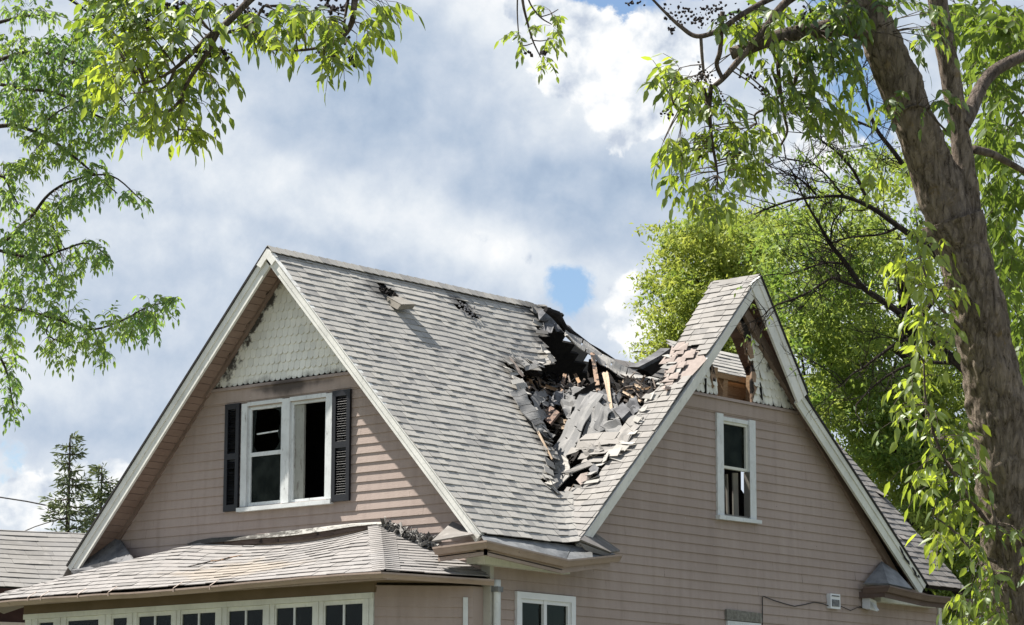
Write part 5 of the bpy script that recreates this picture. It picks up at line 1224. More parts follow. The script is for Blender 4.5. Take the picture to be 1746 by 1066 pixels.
BARK = mat_bark('ash_bark', (.125, .095, .072), (.29, .235, .19), (.26, .175, .06))
TWIG = mat_bark('ash_twig', (.10, .075, .06), (.19, .155, .13))
SEED = mat_plain('dried_seed_clusters', (.012, .010, .011), (.035, .025, .025), 20, .8, .2)
rn = random.Random(101)
D0 = 13.0
def w(px_, D): return px_*D/FPX
# the big ash at the right: trunk, fork, limbs that reach back over the street
tb0 = at_dist(D0, (1745, 1110)); ROOT = empty('ash_tree', (tb0[0]+.25, tb0[1]-.1, 0), 'large rough barked ash tree with a forked trunk close on the right', 'tree')
# trunk as connected tubes
def px_tube(mb, pts, D, sides=16, n=6, wob=.10, bark=0.):
    """pts: (px,py,width px,[depth offset])"""
    P3 = [at_dist(D+(q[3] if len(q) > 3 else 0), (q[0], q[1])) for q in pts]; R3 = [w(q[2], D)/2 for q in pts]
    S = smooth(P3, n); rr = []
    for i in range(len(pts)-1):
        for k in range(n): rr.append(R3[i]*(1-k/n)+R3[i+1]*k/n)
    rr.append(R3[-1]); mb.tube(S, rr, sides, wob=wob, bark=bark); return S
mb = MB(); base = np.array([tb0[0]+.25, tb0[1]-.1, -.1])
P3 = [base, base*.5+tb0*.5+np.array([.03, 0, 0])]; 
S0 = smooth([base, base+(tb0-base)*.5, tb0]+[at_dist(D0, q) for q in ((1732, 960), (1724, 850), (1708, 740), (1690, 640), (1664, 520), (1642, 430), (1624, 372))], 9)
R0 = np.interp(np.linspace(0, 1, len(S0)), [0, .25, .45, .62, .75, .9, 1], [w(190, D0)/2, w(128, D0)/2, w(112, D0)/2, w(100, D0)/2, w(92, D0)/2, w(90, D0)/2, w(104, D0)/2])
S1_ = []; R1_ = []
for i in range(len(S0)-1):
    for k in range(4): S1_.append(S0[i]*(1-k/4)+S0[i+1]*k/4); R1_.append(R0[i]*(1-k/4)+R0[i+1]*k/4)
mb.tube(S1_, R1_, 80, wob=.14, bark=.0068)
px_tube(mb, [(1664, 520, 60), (1634, 420, 76), (1608, 340, 80), (1580, 260, 76), (1548, 180, 72), (1518, 105, 70), (1490, 40, 68), (1462, -20, 66), (1430, -90, 60)], D0, 64, 26, .14, .0056)
px_tube(mb, [(1662, 520, 50, .02), (1648, 420, 54, .02), (1650, 350, 44, .02), (1644, 280, 36, .04), (1632, 200, 35, .06), (1618, 110, 36, .08), (1602, 20, 34, .1), (1590, -60, 32, .1)], D0, 44, 24, .12, .0036)
trunk = mb.build('trunk', BARK, ROOT, smooth=True)
LIMBS = [
 [(1642, 215, 26, .05), (1655, 190, 26, .1), (1672, 150, 24, .2), (1700, 118, 22, .3), (1760, 88, 20, .4)],
 [(1660, 255, 16, .1), (1690, 262, 14, .2), (1715, 275, 12, .3), (1760, 300, 10, .4)],
 [(1500, 60, 46, 0), (1440, 45, 34, -.1), (1390, 52, 28, -.2), (1330, 62, 25, -.25), (1280, 80, 24, -.3), (1246, 92, 22, -.3)],
 [(1420, -40, 18, -.2), (1343, 2, 14, -.3), (1300, 55, 13, -.35), (1262, 100, 11, -.4), (1232, 135, 9, -.4), (1210, 152, 7, -.4)],
 [(1400, -40, 12, -.2), (1310, 0, 10, -.4), (1265, 25, 9, -.5), (1225, 52, 9, -.5), (1188, 62, 8, -.5), (1160, 45, 7, -.5), (1135, 22, 5, -.5), (1108, -6, 4, -.5)],
 [(1212, 150, 8, -.4), (1210, 190, 7, -.4), (1214, 240, 6, -.4), (1220, 275, 5, -.4), (1224, 300, 3, -.4)],
 [(1232, 135, 8, -.4), (1222, 110, 8, -.4), (1228, 85, 8, -.45), (1232, 20, 8, -.5)],
 [(1195, 62, 6, -.5), (1197, 95, 6, -.5), (1200, 125, 5, -.5)],
 [(1200, 150, 6, -.4), (1205, 175, 5, -.4), (1190, 192, 4, -.4), (1165, 188, 3, -.4), (1148, 178, 2, -.4)],
 [(1326, 105, 8, .0), (1330, 150, 7, 0), (1338, 200, 6, 0), (1342, 225, 5, 0), (1330, 250, 4, 0), (1322, 265, 2, 0)],
 [(1370, 90, 9, -.1), (1358, 130, 8, -.1), (1345, 180, 6, -.1)],
 [(1316, 118, 6, -.1), (1328, 160, 6, -.1), (1310, 182, 5, -.1), (1288, 195, 4, -.1), (1290, 210, 3, -.1)],
 [(470, -40, 14, -.6), (426, 0, 12, -.6), (383, 43, 11, -.6), (355, 63, 9, -.6), (315, 103, 7, -.6), (280, 129, 5, -.6), (240, 145, 3, -.6)],
 [(372, 54, 9, -.6), (349, 97, 8, -.6), (323, 135, 7, -.6), (306, 172, 6, -.6), (286, 190, 5, -.6), (263, 189, 3, -.6)],
 [(360, 54, 6, -.6), (395, 54, 6, -.6), (429, 40, 5, -.6), (450, 10, 5, -.6)],
 [(300, 115, 5, -.6), (280, 149, 4, -.6), (231, 159, 2, -.6)],
 [(612, -50, 13, -.6), (605, 0, 11, -.6), (598, 43, 10, -.6), (572, 72, 8, -.6), (529, 84, 5, -.6), (486, 86, 4, -.6), (449, 80, 3, -.6), (433, 60, 2, -.6)],
 [(597, -20, 6, -.6), (590, 20, 5, -.6), (585, 55, 4, -.6)],
 [(310, 165, 4, -.6), (308, 185, 3, -.6), (305, 205, 3, -.6), (303, 240, 2, -.6)],
 [(888, -60, 6, -.2), (891, 0, 5, -.2), (900, 41, 4, -.2), (909, 71, 3, -.2), (922, 98, 2, -.2)],
 [(884, -40, 3, -.2), (882, 20, 2.5, -.2), (886, 70, 2, -.2), (893, 78, 2, -.2), (908, 74, 2, -.2)],
 [(895, -20, 4, -.2), (905, 8, 3, -.2), (922, 30, 3, -.2), (941, 42, 2, -.2)],
 [(922, 29, 2, -.2), (938, 24, 2, -.2), (952, 16, 1.5, -.2)],
 [(909, 69, 2, -.2), (922, 70, 2, -.2), (934, 68, 1.5, -.2)],
 # hidden above the picture: the limbs that carry the hanging sprays
 [(1430, -90, 46, 0), (1300, -190, 40, -.2), (1100, -230, 34, -.3), (900, -180, 26, -.3), (888, -60, 7, -.2)],
 [(1100, -230, 30, -.3), (800, -240, 26, -.5), (640, -170, 20, -.6), (612, -50, 13, -.6)],
 [(800, -240, 24, -.5), (600, -200, 20, -.6), (500, -110, 16, -.6), (470, -40, 14, -.6)],
 # shoots beside the trunk
 [(1690, 900, 8, -.2), (1640, 830, 6, -.25), (1600, 760, 5, -.3), (1580, 690, 4, -.3), (1575, 620, 3, -.3)],
 [(1640, 560, 7, -.15), (1600, 520, 5, -.2), (1575, 460, 4, -.2), (1560, 400, 3, -.2)],
 [(1700, 960, 6, -.3), (1660, 940, 5, -.3), (1620, 900, 4, -.3), (1590, 880, 2, -.3)],
 [(1735, 1060, 9, -.25), (1712, 960, 6, -.3), (1700, 900, 5, -.35), (1690, 860, 3, -.35)],
 [(1530, 190, 6, -.1), (1570, 180, 5, -.1), (1600, 210, 4, -.1), (1620, 230, 3, -.1)],
]
lb_ = MB(); LP = []
for L in LIMBS:
    S = px_tube(lb_, L, D0, 10 if L[0][2] > 10 else 6, 6, .08); LP.append(S)
lb_.build('branch', TWIG, ROOT, smooth=True)
tw = MB(); lv = Leaves(); lvd = Leaves()
allp = np.array([p for S in LP for p in S])
def fill(cx, cy, rx, ry, n, D, dz, lvs, size=1., tone=.5, twig=True, mbt=None, anchor=None, prs=3, droop=.3):
    A_ = anchor if anchor is not None else allp
    for i in range(n):
        a = rn.random()*6.283; r = math.sqrt(rn.random()); Dq = D+rn.uniform(-dz, dz); b = at_dist(Dq, (cx+math.cos(a)*r*rx, cy+math.sin(a)*r*ry))
        k = int(np.argmin(((A_-b)**2).sum(1))); c = A_[k]; dv = b-c; dist = np.linalg.norm(dv)
        d = unit(unit(dv)*.9+V3((rn.gauss(0, .45), rn.gauss(0, .45), rn.gauss(-droop, .3)))) if dist > 1e-4 else unit((rn.gauss(0, 1), rn.gauss(0, 1), -.3))
        pts = lvs.compound(rn, b, d, size, prs, tone)
        if mbt is not None:
            mbt.tube([pts[0], pts[2], pts[4], pts[6]], .0016*size, 3, cap=False)
            if twig and 0.03 < dist < .45 and rn.random() < .4: m_ = (b+c)/2+V3((0, 0, .04*dist)); mbt.tube([c, m_, b], [.0032, .0024, .0016], 4, cap=False)
FG = [(230, 75, 45, 40, 20, .72), (195, 130, 30, 28, 10, .8), (265, 110, 45, 40, 18, .6), (300, 35, 60, 35, 22, .5), (350, 95, 35, 45, 16, .5), (335, 145, 35, 35, 12, .45), (285, 170, 35, 22, 9, .65), (238, 160, 30, 15, 7, .7), (250, 205, 30, 8, 3, .6), (312, 212, 24, 20, 7, .7),
      (400, 30, 50, 28, 13, .4), (455, 55, 35, 22, 9, .6), (500, 35, 22, 25, 7, .5), (520, 20, 30, 15, 5, .5), (480, 10, 40, 12, 6, .4), (575, 75, 30, 25, 11, .55), (560, 30, 30, 25, 8, .5), (615, 40, 16, 25, 7, .6), (640, 6, 30, 10, 6, .6), (560, 95, 14, 10, 4, .75), (180, 20, 40, 25, 10, .35), (215, 5, 60, 15, 10, .35), (330, 5, 60, 12, 10, .3),
      (945, 22, 18, 8, 4, .6), (938, 42, 14, 6, 3, .6), (936, 70, 14, 7, 4, .65), (886, 62, 10, 12, 4, .6), (928, 98, 9, 6, 3, .7), (908, 48, 10, 8, 2, .6)]
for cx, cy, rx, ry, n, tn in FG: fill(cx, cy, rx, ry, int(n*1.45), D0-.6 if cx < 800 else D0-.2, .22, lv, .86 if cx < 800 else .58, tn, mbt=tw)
FR = [(1150, 118, 22, 10, 5, .7), (1150, 150, 26, 14, 8, .65), (1190, 145, 30, 30, 11, .5), (1215, 175, 30, 25, 8, .5), (1150, 235, 24, 12, 6, .7), (1185, 240, 34, 28, 16, .6), (1235, 225, 34, 20, 9, .5), (1265, 250, 30, 20, 7, .5), (1180, 295, 22, 14, 6, .6), (1215, 320, 30, 22, 12, .65), (1270, 300, 16, 10, 4, .55), (1255, 280, 22, 15, 7, .6), (1220, 340, 20, 10, 4, .6),
      (1275, 40, 50, 35, 16, .5), (1340, 35, 50, 40, 22, .3), (1400, 30, 40, 40, 22, .3), (1330, 95, 40, 30, 14, .45), (1400, 85, 35, 30, 14, .25), (1310, 150, 35, 30, 9, .35), (1370, 150, 35, 20, 8, .4), (1380, 190, 40, 18, 12, .45), (1410, 185, 25, 15, 6, .5), (1290, 215, 25, 20, 7, .5), (1440, 60, 25, 40, 10, .3), (1450, 115, 22, 25, 5, .45), (1440, 15, 35, 25, 12, .3),
      (1520, 170, 30, 10, 6, .3), (1600, 165, 30, 18, 6, .3), (1560, 50, 40, 22, 9, .35), (1545, 15, 50, 15, 10, .3), (1500, 280, 20, 12, 3, .7)]
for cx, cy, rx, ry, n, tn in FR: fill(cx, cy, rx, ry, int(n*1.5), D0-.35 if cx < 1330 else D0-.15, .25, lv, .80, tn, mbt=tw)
SH = [(1560, 395, 26, 18, 8, .9), (1555, 440, 32, 25, 12, .85), (1575, 490, 36, 26, 16, .8), (1585, 545, 34, 28, 16, .7), (1570, 600, 26, 20, 8, .8), (1565, 650, 26, 20, 8, .75), (1560, 700, 34, 22, 10, .7), (1590, 740, 34, 24, 12, .65), (1570, 790, 30, 18, 8, .7), (1620, 790, 30, 24, 9, .55), (1575, 835, 26, 12, 6, .85), (1620, 860, 26, 16, 7, .6), (1590, 905, 26, 9, 6, .95), (1640, 920, 34, 18, 9, .6), (1620, 925, 24, 8, 4, .95), (1665, 970, 40, 22, 10, .5), (1640, 1005, 36, 18, 9, .6), (1660, 1045, 50, 18, 12, .55), (1700, 900, 24, 16, 6, .6), (1725, 960, 20, 14, 5, .4)]
for cx, cy, rx, ry, n, tn in SH: fill(cx+(22 if cy > 700 else 10), cy, rx, ry, int(n*1.3), D0-.3, .22, lv, .92, tn, mbt=tw, prs=2)
lv.build('crown', ASH, ROOT, 3)
# leaves beyond the trunk, with shade put into their colour
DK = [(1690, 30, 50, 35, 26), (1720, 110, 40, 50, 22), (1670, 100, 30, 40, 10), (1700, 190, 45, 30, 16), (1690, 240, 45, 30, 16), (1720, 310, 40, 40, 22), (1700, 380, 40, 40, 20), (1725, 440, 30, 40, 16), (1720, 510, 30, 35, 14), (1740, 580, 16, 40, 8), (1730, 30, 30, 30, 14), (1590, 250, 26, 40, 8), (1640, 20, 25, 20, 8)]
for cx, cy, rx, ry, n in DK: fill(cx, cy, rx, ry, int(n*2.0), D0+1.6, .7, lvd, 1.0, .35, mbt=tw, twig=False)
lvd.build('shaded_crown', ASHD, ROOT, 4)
tw.build('twigs', TWIG, ROOT)
sd_ = MB()
SDC = [(570, 8, 30, 14, 60), (562, 90, 18, 14, 60), (585, 60, 12, 16, 30), (380, 95, 16, 14, 40), (350, 90, 12, 14, 24), (240, 40, 18, 16, 40), (410, 18, 40, 14, 50), (300, 12, 40, 14, 60), (600, 100, 8, 8, 12), (1160, 18, 26, 18, 46), (1185, 35, 18, 12, 36), (1215, 20, 24, 20, 60), (1147, 50, 8, 7, 16), (1200, 130, 16, 16, 50), (1138, 190, 9, 7, 16), (1280, 130, 10, 8, 20), (1300, 150, 8, 8, 12), (1270, 250, 10, 8, 16), (902, 90, 4, 4, 5), (928, 88, 5, 3, 6), (1080, 4, 14, 6, 18), (1255, 30, 24, 16, 40), (1190, 262, 8, 8, 14), (1230, 170, 10, 12, 24), (1380, 20, 14, 10, 16)]
for cx, cy, rx, ry, n in SDC:
    for i in range(n):
        p = at_dist(D0-.4+rn.uniform(-.1, .1), (rn.gauss(cx, rx*.55), rn.gauss(cy, ry*.55))); a = unit((rn.gauss(0, 1), rn.gauss(0, 1), rn.gauss(-.5, 1))); b = unit(np.cross(a, (rn.random(), rn.random(), 1))); l = rn.uniform(.004, .011)
        l *= (.75 if cx > 1000 else 1.05); sd_.prism([p-a*l, p+b*l*.8, p+a*l, p-b*l*.8], np.cross(a, b)*l)
tag(sd_.build('seed_cluster', SEED, ROOT), kind='stuff')
# ------------------------------------------------------------------ left tree, trunk out of the picture to the left
D1 = 21.0
t0 = at_dist(D1, (-210, 533)); LT = empty('leafy_tree', (t0[0], t0[1], 0), 'dark green fine leaved tree reaching in from the left above the neighbouring roof', 'tree')
mb = MB(); mb.tube(smooth([(t0[0], t0[1], -.1), (t0[0], t0[1], 2.), at_dist(D1, (-205, 500)), at_dist(D1, (-190, 250)), at_dist(D1, (-150, -100))], 5), list(np.linspace(.2, .09, 21)), 12, wob=.1); mb.build('trunk', BARK, LT, smooth=True)
L1 = [[(-195, 330, 20), (-90, 250, 12), (0, 215, 8), (60, 225, 6), (110, 255, 5), (165, 300, 3), (200, 330, 2)], [(-195, 500, 18), (-90, 470, 12), (-10, 425, 8), (50, 372, 6), (85, 330, 5), (130, 306, 4), (190, 300, 3), (243, 343, 2)], [(-10, 425, 6), (60, 440, 5), (110, 425, 4), (150, 415, 3), (188, 440, 2)],
      [(-195, 560, 18), (-60, 520, 10), (20, 526, 6), (90, 542, 5), (150, 562, 4), (205, 548, 3), (255, 522, 2.5), (300, 515, 1.5)], [(-100, 560, 8), (-20, 590, 5), (10, 630, 4), (22, 690, 2)], [(-180, 120, 16), (-60, 60, 9), (30, 30, 5), (95, 25, 2)], [(-180, 200, 14), (-60, 130, 9), (40, 90, 6), (110, 100, 4), (180, 140, 3), (225, 190, 2)],
      [(-60, 130, 8), (30, 150, 6), (100, 160, 5), (160, 195, 4), (215, 215, 2)], [(60, 225, 4), (100, 190, 3), (160, 160, 2)], [(90, 542, 3), (80, 570, 2.5), (120, 590, 2)], [(-60, 330, 7), (0, 300, 5), (20, 330, 3), (32, 350, 2)], [(-190, 40, 12), (-50, -40, 9), (60, -30, 6), (150, 20, 4), (190, 60, 2)]]
lb_ = MB(); LP1 = []
for L in L1: LP1 += px_tube(lb_, L, D1, 7, 5, .05)
lb_.build('branch', mat_bark('dark_branch', (.05, .04, .032), (.09, .075, .06)), LT, smooth=True)
an1 = np.array(LP1); lv1 = Leaves(); tw1 = MB()
LE = [(40, 12, 40, 14, 18), (85, 20, 16, 10, 6), (30, 75, 35, 20, 22), (85, 75, 35, 25, 26), (40, 110, 40, 25, 28), (110, 110, 45, 30, 40), (160, 95, 35, 35, 26), (150, 140, 45, 30, 38), (60, 150, 50, 30, 38), (20, 170, 25, 35, 22), (200, 165, 30, 35, 22), (215, 205, 22, 22, 14), (120, 185, 45, 35, 44), (60, 205, 45, 30, 34), (165, 215, 35, 30, 24), (95, 245, 45, 30, 34), (55, 275, 30, 18, 14), (140, 270, 30, 30, 20), (155, 310, 30, 22, 18), (180, 300, 14, 14, 6), (225, 335, 18, 13, 9), (15, 285, 16, 14, 10), (20, 320, 18, 22, 14), (20, 345, 14, 10, 5),
      (120, 335, 28, 18, 16), (80, 360, 35, 20, 20), (60, 395, 35, 22, 22), (20, 405, 22, 26, 18), (90, 410, 30, 18, 14), (150, 425, 30, 20, 18), (180, 435, 12, 14, 6), (55, 440, 35, 18, 20), (110, 455, 30, 20, 18), (20, 450, 20, 26, 14), (40, 490, 30, 20, 16), (100, 490, 30, 18, 14), (15, 525, 18, 26, 16), (70, 530, 35, 20, 22), (125, 550, 35, 22, 26), (160, 575, 28, 16, 16), (100, 580, 30, 14, 12), (205, 550, 30, 18, 20), (240, 545, 30, 22, 24), (265, 520, 24, 16, 14), (290, 512, 14, 8, 6), (165, 600, 22, 10, 7), (110, 600, 18, 10, 5), (15, 575, 14, 18, 8), (12, 620, 14, 20, 8), (20, 650, 14, 18, 9), (18, 690, 18, 18, 9), (8, 545, 12, 20, 6), (170, 15, 40, 30, 26), (200, 55, 35, 30, 22), (140, 55, 25, 25, 14)]
for cx, cy, rx, ry, n in LE: fill(cx, cy, rx, ry, int(n*1.85), D1, .55, lv1, .70, rn.uniform(.25, .7), mbt=tw1, anchor=an1)
lv1.build('crown', ASHL, LT, 5); tw1.build('twigs', TWIG, LT)
# ------------------------------------------------------------------ trees behind the house
def clumps(name, ell, D, dz, mat, parent, seed, leaf=(.05, .095), per=14, spread=.22, tone=(.1, .9), div=1.):
    rs = np.random.RandomState(seed); V = []; C = []
    for cx, cy, rx, ry, n in ell:
        n = max(2, int(n/div)); a = rs.uniform(0, 6.283, n); r = np.sqrt(rs.uniform(0, 1, n)); Dq = D+rs.uniform(-dz, dz, n); qx, qy = cx+np.cos(a)*r*rx, cy+np.sin(a)*r*ry
        rays = _f[None]+_r[None]*((qx-873)/FPX)[:, None]-_u[None]*((qy-533)/FPX)[:, None]; c0 = CAM[None]+rays*Dq[:, None]
        sub_ = 9; c0 = np.repeat(c0, sub_, 0)+rs.normal(0, 1, (n*sub_, 3))*np.array([.26, .26, .13]); n2 = n*sub_
        tn = np.repeat(rs.uniform(tone[0], tone[1], n), sub_)+rs.normal(0, .12, n2)
        P = np.repeat(c0, per, 0)+rs.normal(0, 1, (n2*per, 3))*np.array([spread, spread, spread*.5]); m = len(P)
        d = rs.normal(0, 1, (m, 3)); d[:, 2] -= .5; d /= np.linalg.norm(d, axis=1)[:, None]; rv = rs.normal(0, .8, (m, 3)); rv += np.array([-.3, .7, 1.2]); s_ = np.cross(d, rv); s_ /= np.linalg.norm(s_, axis=1)[:, None]+1e-9
        L = rs.uniform(*leaf, (m, 1)); Wd = L*rs.uniform(.32, .5, (m, 1)); k = np.cross(s_, d)*L*.12
        V.append(np.stack([P, P+d*L*.45-s_*Wd*.5-k, P+d*L, P+d*L*.45+s_*Wd*.5-k], 1).reshape(-1, 3)); C.append(np.repeat(np.clip(np.repeat(tn, per)+rs.normal(0, .12, m), 0, 1), 4))
    V = np.concatenate(V); C = np.concatenate(C); nq = len(V)//4
    return mesh_np(name, V, np.arange(4*nq), np.full(nq, 4), C, mat, parent)
MAPLE = mat_leaf('bright_maple_leaf', (.12, .17, .028), (.24, .27, .05), (.27, .38, .05), (.50, .54, .09), .38, .03)
ELM = mat_leaf('mid_green_leaf', (.06, .115, .026), (.20, .25, .05), (.20, .33, .05), (.46, .54, .09), .40, .03)
BARKD = mat_bark('dark_bark', (.018, .014, .012), (.045, .036, .030))
def limbs(mb, defs, D, sides=6):
    out = []
    for L in defs: out += px_tube(mb, L, D, sides, 5, .06)
    return out
DB = 52.0
b0 = at_dist(DB, (1230, 533)); BT = empty('maple_tree', (b0[0], b0[1], 0), 'bright yellow green rounded tree rising behind the gap in the roof', 'tree')
mb = MB(); mb.tube(smooth([(b0[0], b0[1], -.1), (b0[0], b0[1], 4), at_dist(DB, (1235, 560)), at_dist(DB, (1245, 470)), at_dist(DB, (1250, 380))], 5), list(np.linspace(.28, .03, 21)), 8); 
mb.build('trunk', BARKD, BT); mb = MB(); an = limbs(mb, [[(1238, 540, 6), (1190, 480, 4), (1150, 430, 2)], [(1236, 560, 6), (1180, 540, 4), (1110, 520, 2)], [(1240, 520, 5), (1290, 460, 4), (1310, 400, 2)], [(1240, 500, 4), (1215, 430, 3), (1205, 380, 1.5)], [(1235, 600, 5), (1150, 600, 3), (1080, 600, 2)]], DB); mb.build('branch', BARKD, BT)
clumps('crown', [(1222, 385, 36, 28, 80), (1255, 375, 40, 26, 90), (1185, 405, 40, 24, 70), (1160, 428, 20, 14, 20), (1290, 410, 30, 40, 90), (1220, 430, 70, 40, 200), (1172, 460, 34, 26, 60), (1190, 500, 70, 40, 200), (1160, 505, 32, 22, 45), (1260, 470, 50, 40, 120), (1172, 545, 44, 26, 70), (1134, 540, 16, 16, 14), (1220, 560, 60, 50, 160), (1150, 580, 36, 16, 50), (1112, 598, 22, 8, 16), (1155, 585, 40, 15, 40), (1300, 470, 30, 60, 80), (1240, 600, 60, 30, 100)], DB, 1.6, MAPLE, BT, 21, per=24, spread=.105, div=9.5, leaf=(.07, .13))
DC = 47.0
b0 = at_dist(DC, (1560, 533)); ET = empty('leafy_tree', (b0[0], b0[1], 0), 'large mid green tree filling the space between the house and the big ash trunk', 'tree')
mb = MB(); mb.tube(smooth([(b0[0], b0[1], -.1), (b0[0], b0[1], 4), at_dist(DC, (1560, 700)), at_dist(DC, (1548, 560)), at_dist(DC, (1530, 400))], 5), list(np.linspace(.3, .06, 21)), 9); mb.build('trunk', BARKD, ET)
mb = MB(); limbs(mb, [[(1555, 620, 12), (1490, 570, 8), (1430, 560, 5), (1380, 530, 3)], [(1555, 700, 12), (1480, 660, 8), (1420, 640, 5), (1370, 640, 3)], [(1555, 560, 10), (1620, 480, 6), (1680, 420, 4)], [(1560, 780, 10), (1500, 760, 7), (1450, 720, 4)], [(1410, 560, 6), (1420, 640, 6), (1425, 700, 5)], [(1352, 470, 3), (1360, 560, 4), (1372, 640, 5)]], DC); mb.build('branch', BARKD, ET)
clumps('crown', [(1340, 470, 40, 50, 70), (1390, 420, 70, 60, 120), (1450, 400, 70, 60, 110), (1500, 450, 60, 70, 130), (1390, 540, 70, 60, 180), (1460, 560, 70, 70, 200), (1340, 580, 40, 50, 50), (1430, 620, 60, 40, 160), (1400, 690, 45, 40, 120), (1470, 690, 60, 60, 190), (1540, 620, 70, 80, 200), (1560, 740, 80, 70, 230), (1480, 770, 50, 40, 110), (1640, 700, 80, 90, 200), (1600, 840, 90, 60, 200), (1540, 820, 50, 40, 90), (1680, 860, 80, 90, 200), (1640, 960, 80, 60, 200), (1700, 1020, 80, 60, 160), (1600, 1010, 40, 50, 70), (1560, 900, 40, 30, 50), (1560, 320, 70, 60, 60), (1620, 420, 60, 80, 80), (1720, 480, 40, 60, 60), (1700, 620, 50, 70, 90), (1500, 300, 60, 40, 40), (1420, 330, 50, 30, 40), (1340, 400, 40, 40, 60), (1640, 1040, 60, 30, 100)], DC, 2.6, ELM, ET, 22, per=24, spread=.115, leaf=(.08, .15), div=10.5)
DT = 33.0
b0 = at_dist(DT, (1700, 800)); TT = empty('half_bare_tree', (b0[0], b0[1], 0), 'half bare tree with dark twiggy limbs spreading left from behind the big ash trunk', 'tree')
mb = MB(); mb.tube(smooth([(b0[0], b0[1], -.1), (b0[0], b0[1], 2.6), at_dist(DT, (1690, 800)), at_dist(DT, (1660, 650)), at_dist(DT, (1640, 500)), at_dist(DT, (1600, 330))], 5), list(np.linspace(.16, .05, 26)), 9); mb.build('trunk', BARKD, TT)
BL = [[(1655, 640, 16), (1590, 580, 13), (1530, 531, 12), (1500, 510, 11), (1470, 489, 10), (1449, 459, 9), (1431, 435, 8), (1416, 417, 7), (1398, 385, 5), (1380, 355, 4), (1362, 320, 3), (1350, 290, 2)], [(1640, 500, 13), (1590, 430, 11), (1533, 387, 10), (1485, 354, 8), (1440, 336, 6), (1395, 336, 5), (1350, 342, 4), (1320, 352, 3), (1285, 366, 2)], [(1473, 492, 7), (1440, 482, 6), (1419, 474, 6), (1395, 488, 4), (1370, 503, 4), (1320, 522, 3), (1300, 540, 2)], [(1437, 450, 5), (1410, 448, 4), (1380, 456, 3), (1335, 471, 2)], [(1650, 590, 10), (1550, 579, 7), (1500, 606, 6), (1475, 625, 4), (1452, 639, 3), (1430, 660, 2)],
      [(1610, 380, 11), (1560, 310, 9), (1527, 263, 8), (1494, 220, 7), (1480, 180, 5), (1470, 141, 4), (1428, 108, 3)], [(1475, 333, 6), (1460, 300, 5), (1447, 281, 5), (1425, 258, 4), (1400, 239, 3), (1380, 225, 2)], [(1600, 340, 9), (1640, 240, 7), (1660, 120, 6), (1690, 40, 4), (1700, -20, 3)], [(1610, 330, 8), (1690, 250, 6), (1746, 190, 4)], [(1494, 220, 5), (1440, 200, 4), (1390, 190, 3), (1350, 195, 2)], [(1416, 417, 4), (1420, 380, 3), (1440, 355, 2)], [(1533, 387, 6), (1500, 400, 4), (1450, 405, 3), (1400, 420, 2)], [(1395, 336, 4), (1370, 310, 3), (1340, 296, 2), (1300, 300, 1.5)], [(1440, 336, 4), (1410, 300, 3), (1385, 280, 2), (1340, 270, 1.5)], [(1650, 620, 8), (1560, 620, 6), (1500, 650, 4), (1460, 690, 3)]]
lb_ = MB(); rn = random.Random(9); tips = []
LPT = []
for L in BL: LPT.append((px_tube(lb_, L, DT, 6, 5, .06), L))
lb_.build('branch', BARKD, TT)
tw = MB()
def twigs(p, d, L, r, lev):
    pts = [p]; q = p.copy(); dd = d
    for i in range(4): dd = unit(dd+V3((rn.gauss(0, .22), rn.gauss(0, .22), rn.gauss(.02, .22)))); q = q+dd*L/4; pts.append(q.copy())
    tw.tube(pts, [r, r*.8, r*.65, r*.5, r*.3], 3, cap=False); tips.append(pts[-1])
    if lev:
        for k in range(rn.choice((2, 3))): i = rn.choice((1, 2, 3)); twigs(pts[i], unit(dd+V3((rn.gauss(0, .8), rn.gauss(0, .8), rn.gauss(0, .7)))), L*rn.uniform(.45, .75), r*.6, lev-1)
for S, L in LPT:
    n = len(S)
    for i in range(2, n, 1):
        if rn.random() < .62: d = unit(S[i]-S[i-1]); twigs(S[i], unit(d*.6+V3((rn.gauss(0, .7), rn.gauss(0, .7), rn.gauss(.1, .7)))), rn.uniform(.3, .75), .0085, 2)
tw.build('twigs', BARKD, TT)
lvt = Leaves()
for p in tips:
    if rn.random() < .10: lvt.compound(rn, p, V3((rn.gauss(0, 1), rn.gauss(0, 1), -.5)), .8, 2, rn.uniform(.2, .7))
lvt.build('crown', ELM, TT, 6)
# ------------------------------------------------------------------ neighbours, wires, conifers
zr_ = 6.4; r1, r2 = onZ(zr_, (-120, 899)), onZ(zr_, (230, 915)); ze_ = 5.28
e1_ = onZ(ze_, (0, 1001)); rd = unit(r2-r1); nd = np.array([rd[1], -rd[0], 0]); nd = nd if nd@(CAM-r1) > 0 else -nd
run = (e1_-r1)@nd
NH = empty('neighbour_house', r1+nd*run*.0+np.array([0, 0, -zr_]), 'low neighbouring house with grey shingle roof and maroon fascia at far left', 'house')
pit = unit(nd*-run+np.array([0, 0, zr_-ze_])); E0 = r1+nd*run-np.array([0, 0, zr_-ze_]); NN = np.cross(rd, pit); NN = NN if NN[2] > 0 else -NN
FN = lambda u, v, h=0.: E0+rd*u+pit*v+NN*h
LN = math.hypot(run, zr_-ze_)
shingles('roof', FN, -4, 7.0, LN, [(-1, 0, 7.0), (0, -1, LN)], mat_shingle('neighbour_shingle', (.14, .132, .124), (.25, .238, .222)), NH, expo=.17, tabw=(.25, .9), seed=61, bend=lambda u, v: .01*math.sin(u*3))
b = MB(); b.prism([FN(-4, 0, -.01), FN(7, 0, -.01), FN(7, LN, -.01), FN(-4, LN, -.01)], NN*-.08); b.build('roof_deck', TAR, NH)
b = MB(); b.prism([FN(-4, LN, 0), FN(7, LN, 0), FN(7, LN, 0)-nd*4+np.array([0, 0, -1.2]), FN(-4, LN, 0)-nd*4+np.array([0, 0, -1.2])], (0, 0, -.08)); b.build('roof', SHINGD, NH)
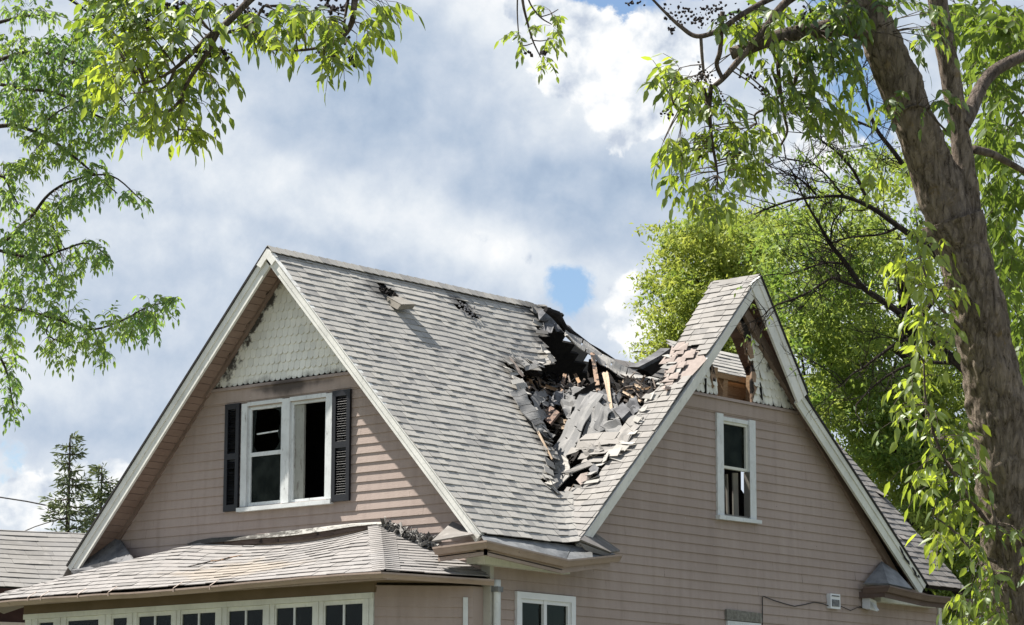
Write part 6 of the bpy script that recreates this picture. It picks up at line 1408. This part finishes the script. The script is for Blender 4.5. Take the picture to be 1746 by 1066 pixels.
b = MB(); b.prism([FN(-4, 0, -.02), FN(7, 0, -.02), FN(7, 0, -.02)-(0, 0, .12), FN(-4, 0, -.02)-(0, 0, .12)], -nd*.03); b.build('fascia', MAROON, NH)
b = MB(); w0 = E0-nd*.5+rd*-3.6; b.prism([w0, w0+rd*10.2, w0+rd*10.2-nd*5, w0-nd*5], (0, 0, -.55)); b.build('wall', MAROON, NH)
b = MB(); w0 = E0-nd*.45+rd*-3.6-np.array([0, 0, .551]); b.prism([w0, w0+rd*10.2, w0+rd*10.2-nd*5.1, w0-nd*5.1], (0, 0, -(ze_-.551))); b.build('wall', STUCCO, NH)
def wire(name, pts, rad, label):
    mb = MB(); mb.tube(pts, rad, 5); tag(mb.build(name, WIRE), label, 'wire')
wire('utility_wire', [at_dist(70, q) for q in ((-300, 800), (-60, 838), (0, 848), (45, 855), (80, 862), (130, 872), (200, 888), (300, 905))], .018, 'thin dark cable crossing the sky into the taller spruce')
wire('utility_wire', [at_dist(66, q) for q in ((20, 915), (46, 904), (60, 898), (85, 890), (120, 880), (190, 862), (260, 845))], .014, 'thin dark cable rising from the neighbouring roof ridge to the spruce')
# spruces
SPR_M = mat_leaf('spruce_needles', (.05, .075, .04), (.15, .18, .075), (.06, .08, .02), (.14, .17, .05), .25, .04)
SPR_T = mat_bark('spruce_bark', (.05, .04, .035), (.10, .085, .07))
def spruce(px, top, D, hgt, wid, seed, label):
    rn = random.Random(seed); tp = at_dist(D, (px, top)); base = np.array([tp[0], tp[1], 0.]); root = empty('spruce_tree', base, label, 'tree', 'spruces behind the neighbouring roof')
    tb = MB(); tb.tube([base, base+(tp-base)*.5, base+(tp-base)*.8, tp], [.22, .12, .05, .012], 7); tb.build('trunk', SPR_T, root)
    V, S = [], []
    H = tp[2]
    brm = MB()
    z = H-.05; 
    while z > H-hgt:
        k = (H-z)/hgt; nb = rn.choice((2, 3, 3, 4))
        for j in range(nb):
            if rn.random() < .16: continue
            an = rn.random()*6.283; L = wid*(k**.75)*rn.uniform(.55, 1.12)+.12; d = np.array([math.cos(an), math.sin(an), 0]); p0 = np.array([base[0]+(tp[0]-base[0]), tp[1], z]); pts = []
            for m in range(6): t_ = m/5; pts.append(p0+d*L*t_+np.array([0, 0, L*(-.30*t_+.42*t_*t_)]))
            brm.tube(pts, [.02, .018, .014, .01, .008, .004], 4)
            n = int(14+L*70)
            for q in range(n):
                t_ = rn.random()**.75; i0 = min(4, int(t_*5)); f = t_*5-i0; p = pts[i0]*(1-f)+pts[i0+1]*f
                sd = unit((rn.gauss(0, 1), rn.gauss(0, 1), rn.gauss(-.25, .6))); l = rn.uniform(.08, .22); a = unit(d*.9+sd); w_ = unit(np.cross(a, (rn.gauss(0, 1), rn.gauss(0, 1), rn.gauss(0, 1))))*rn.uniform(.014, .026)
                p = p+sd*rn.uniform(0, .10); V += [p-w_*.6, p+a*l*.55-w_, p+a*l, p+a*l*.55+w_]; S += [rn.random()]*4
        z -= rn.uniform(.12, .21)
    brm.build('branches', SPR_T, root)
    nq = len(V)//4; mesh_np('crown', V, np.arange(4*nq), np.full(nq, 4), S, SPR_M, root)
spruce(120, 742, 62, 2.9, .80, 5, 'taller spruce with a pointed top behind the neighbouring roof')
spruce(174, 794, 64, 2.3, .66, 6, 'shorter spruce close behind the white rake board')
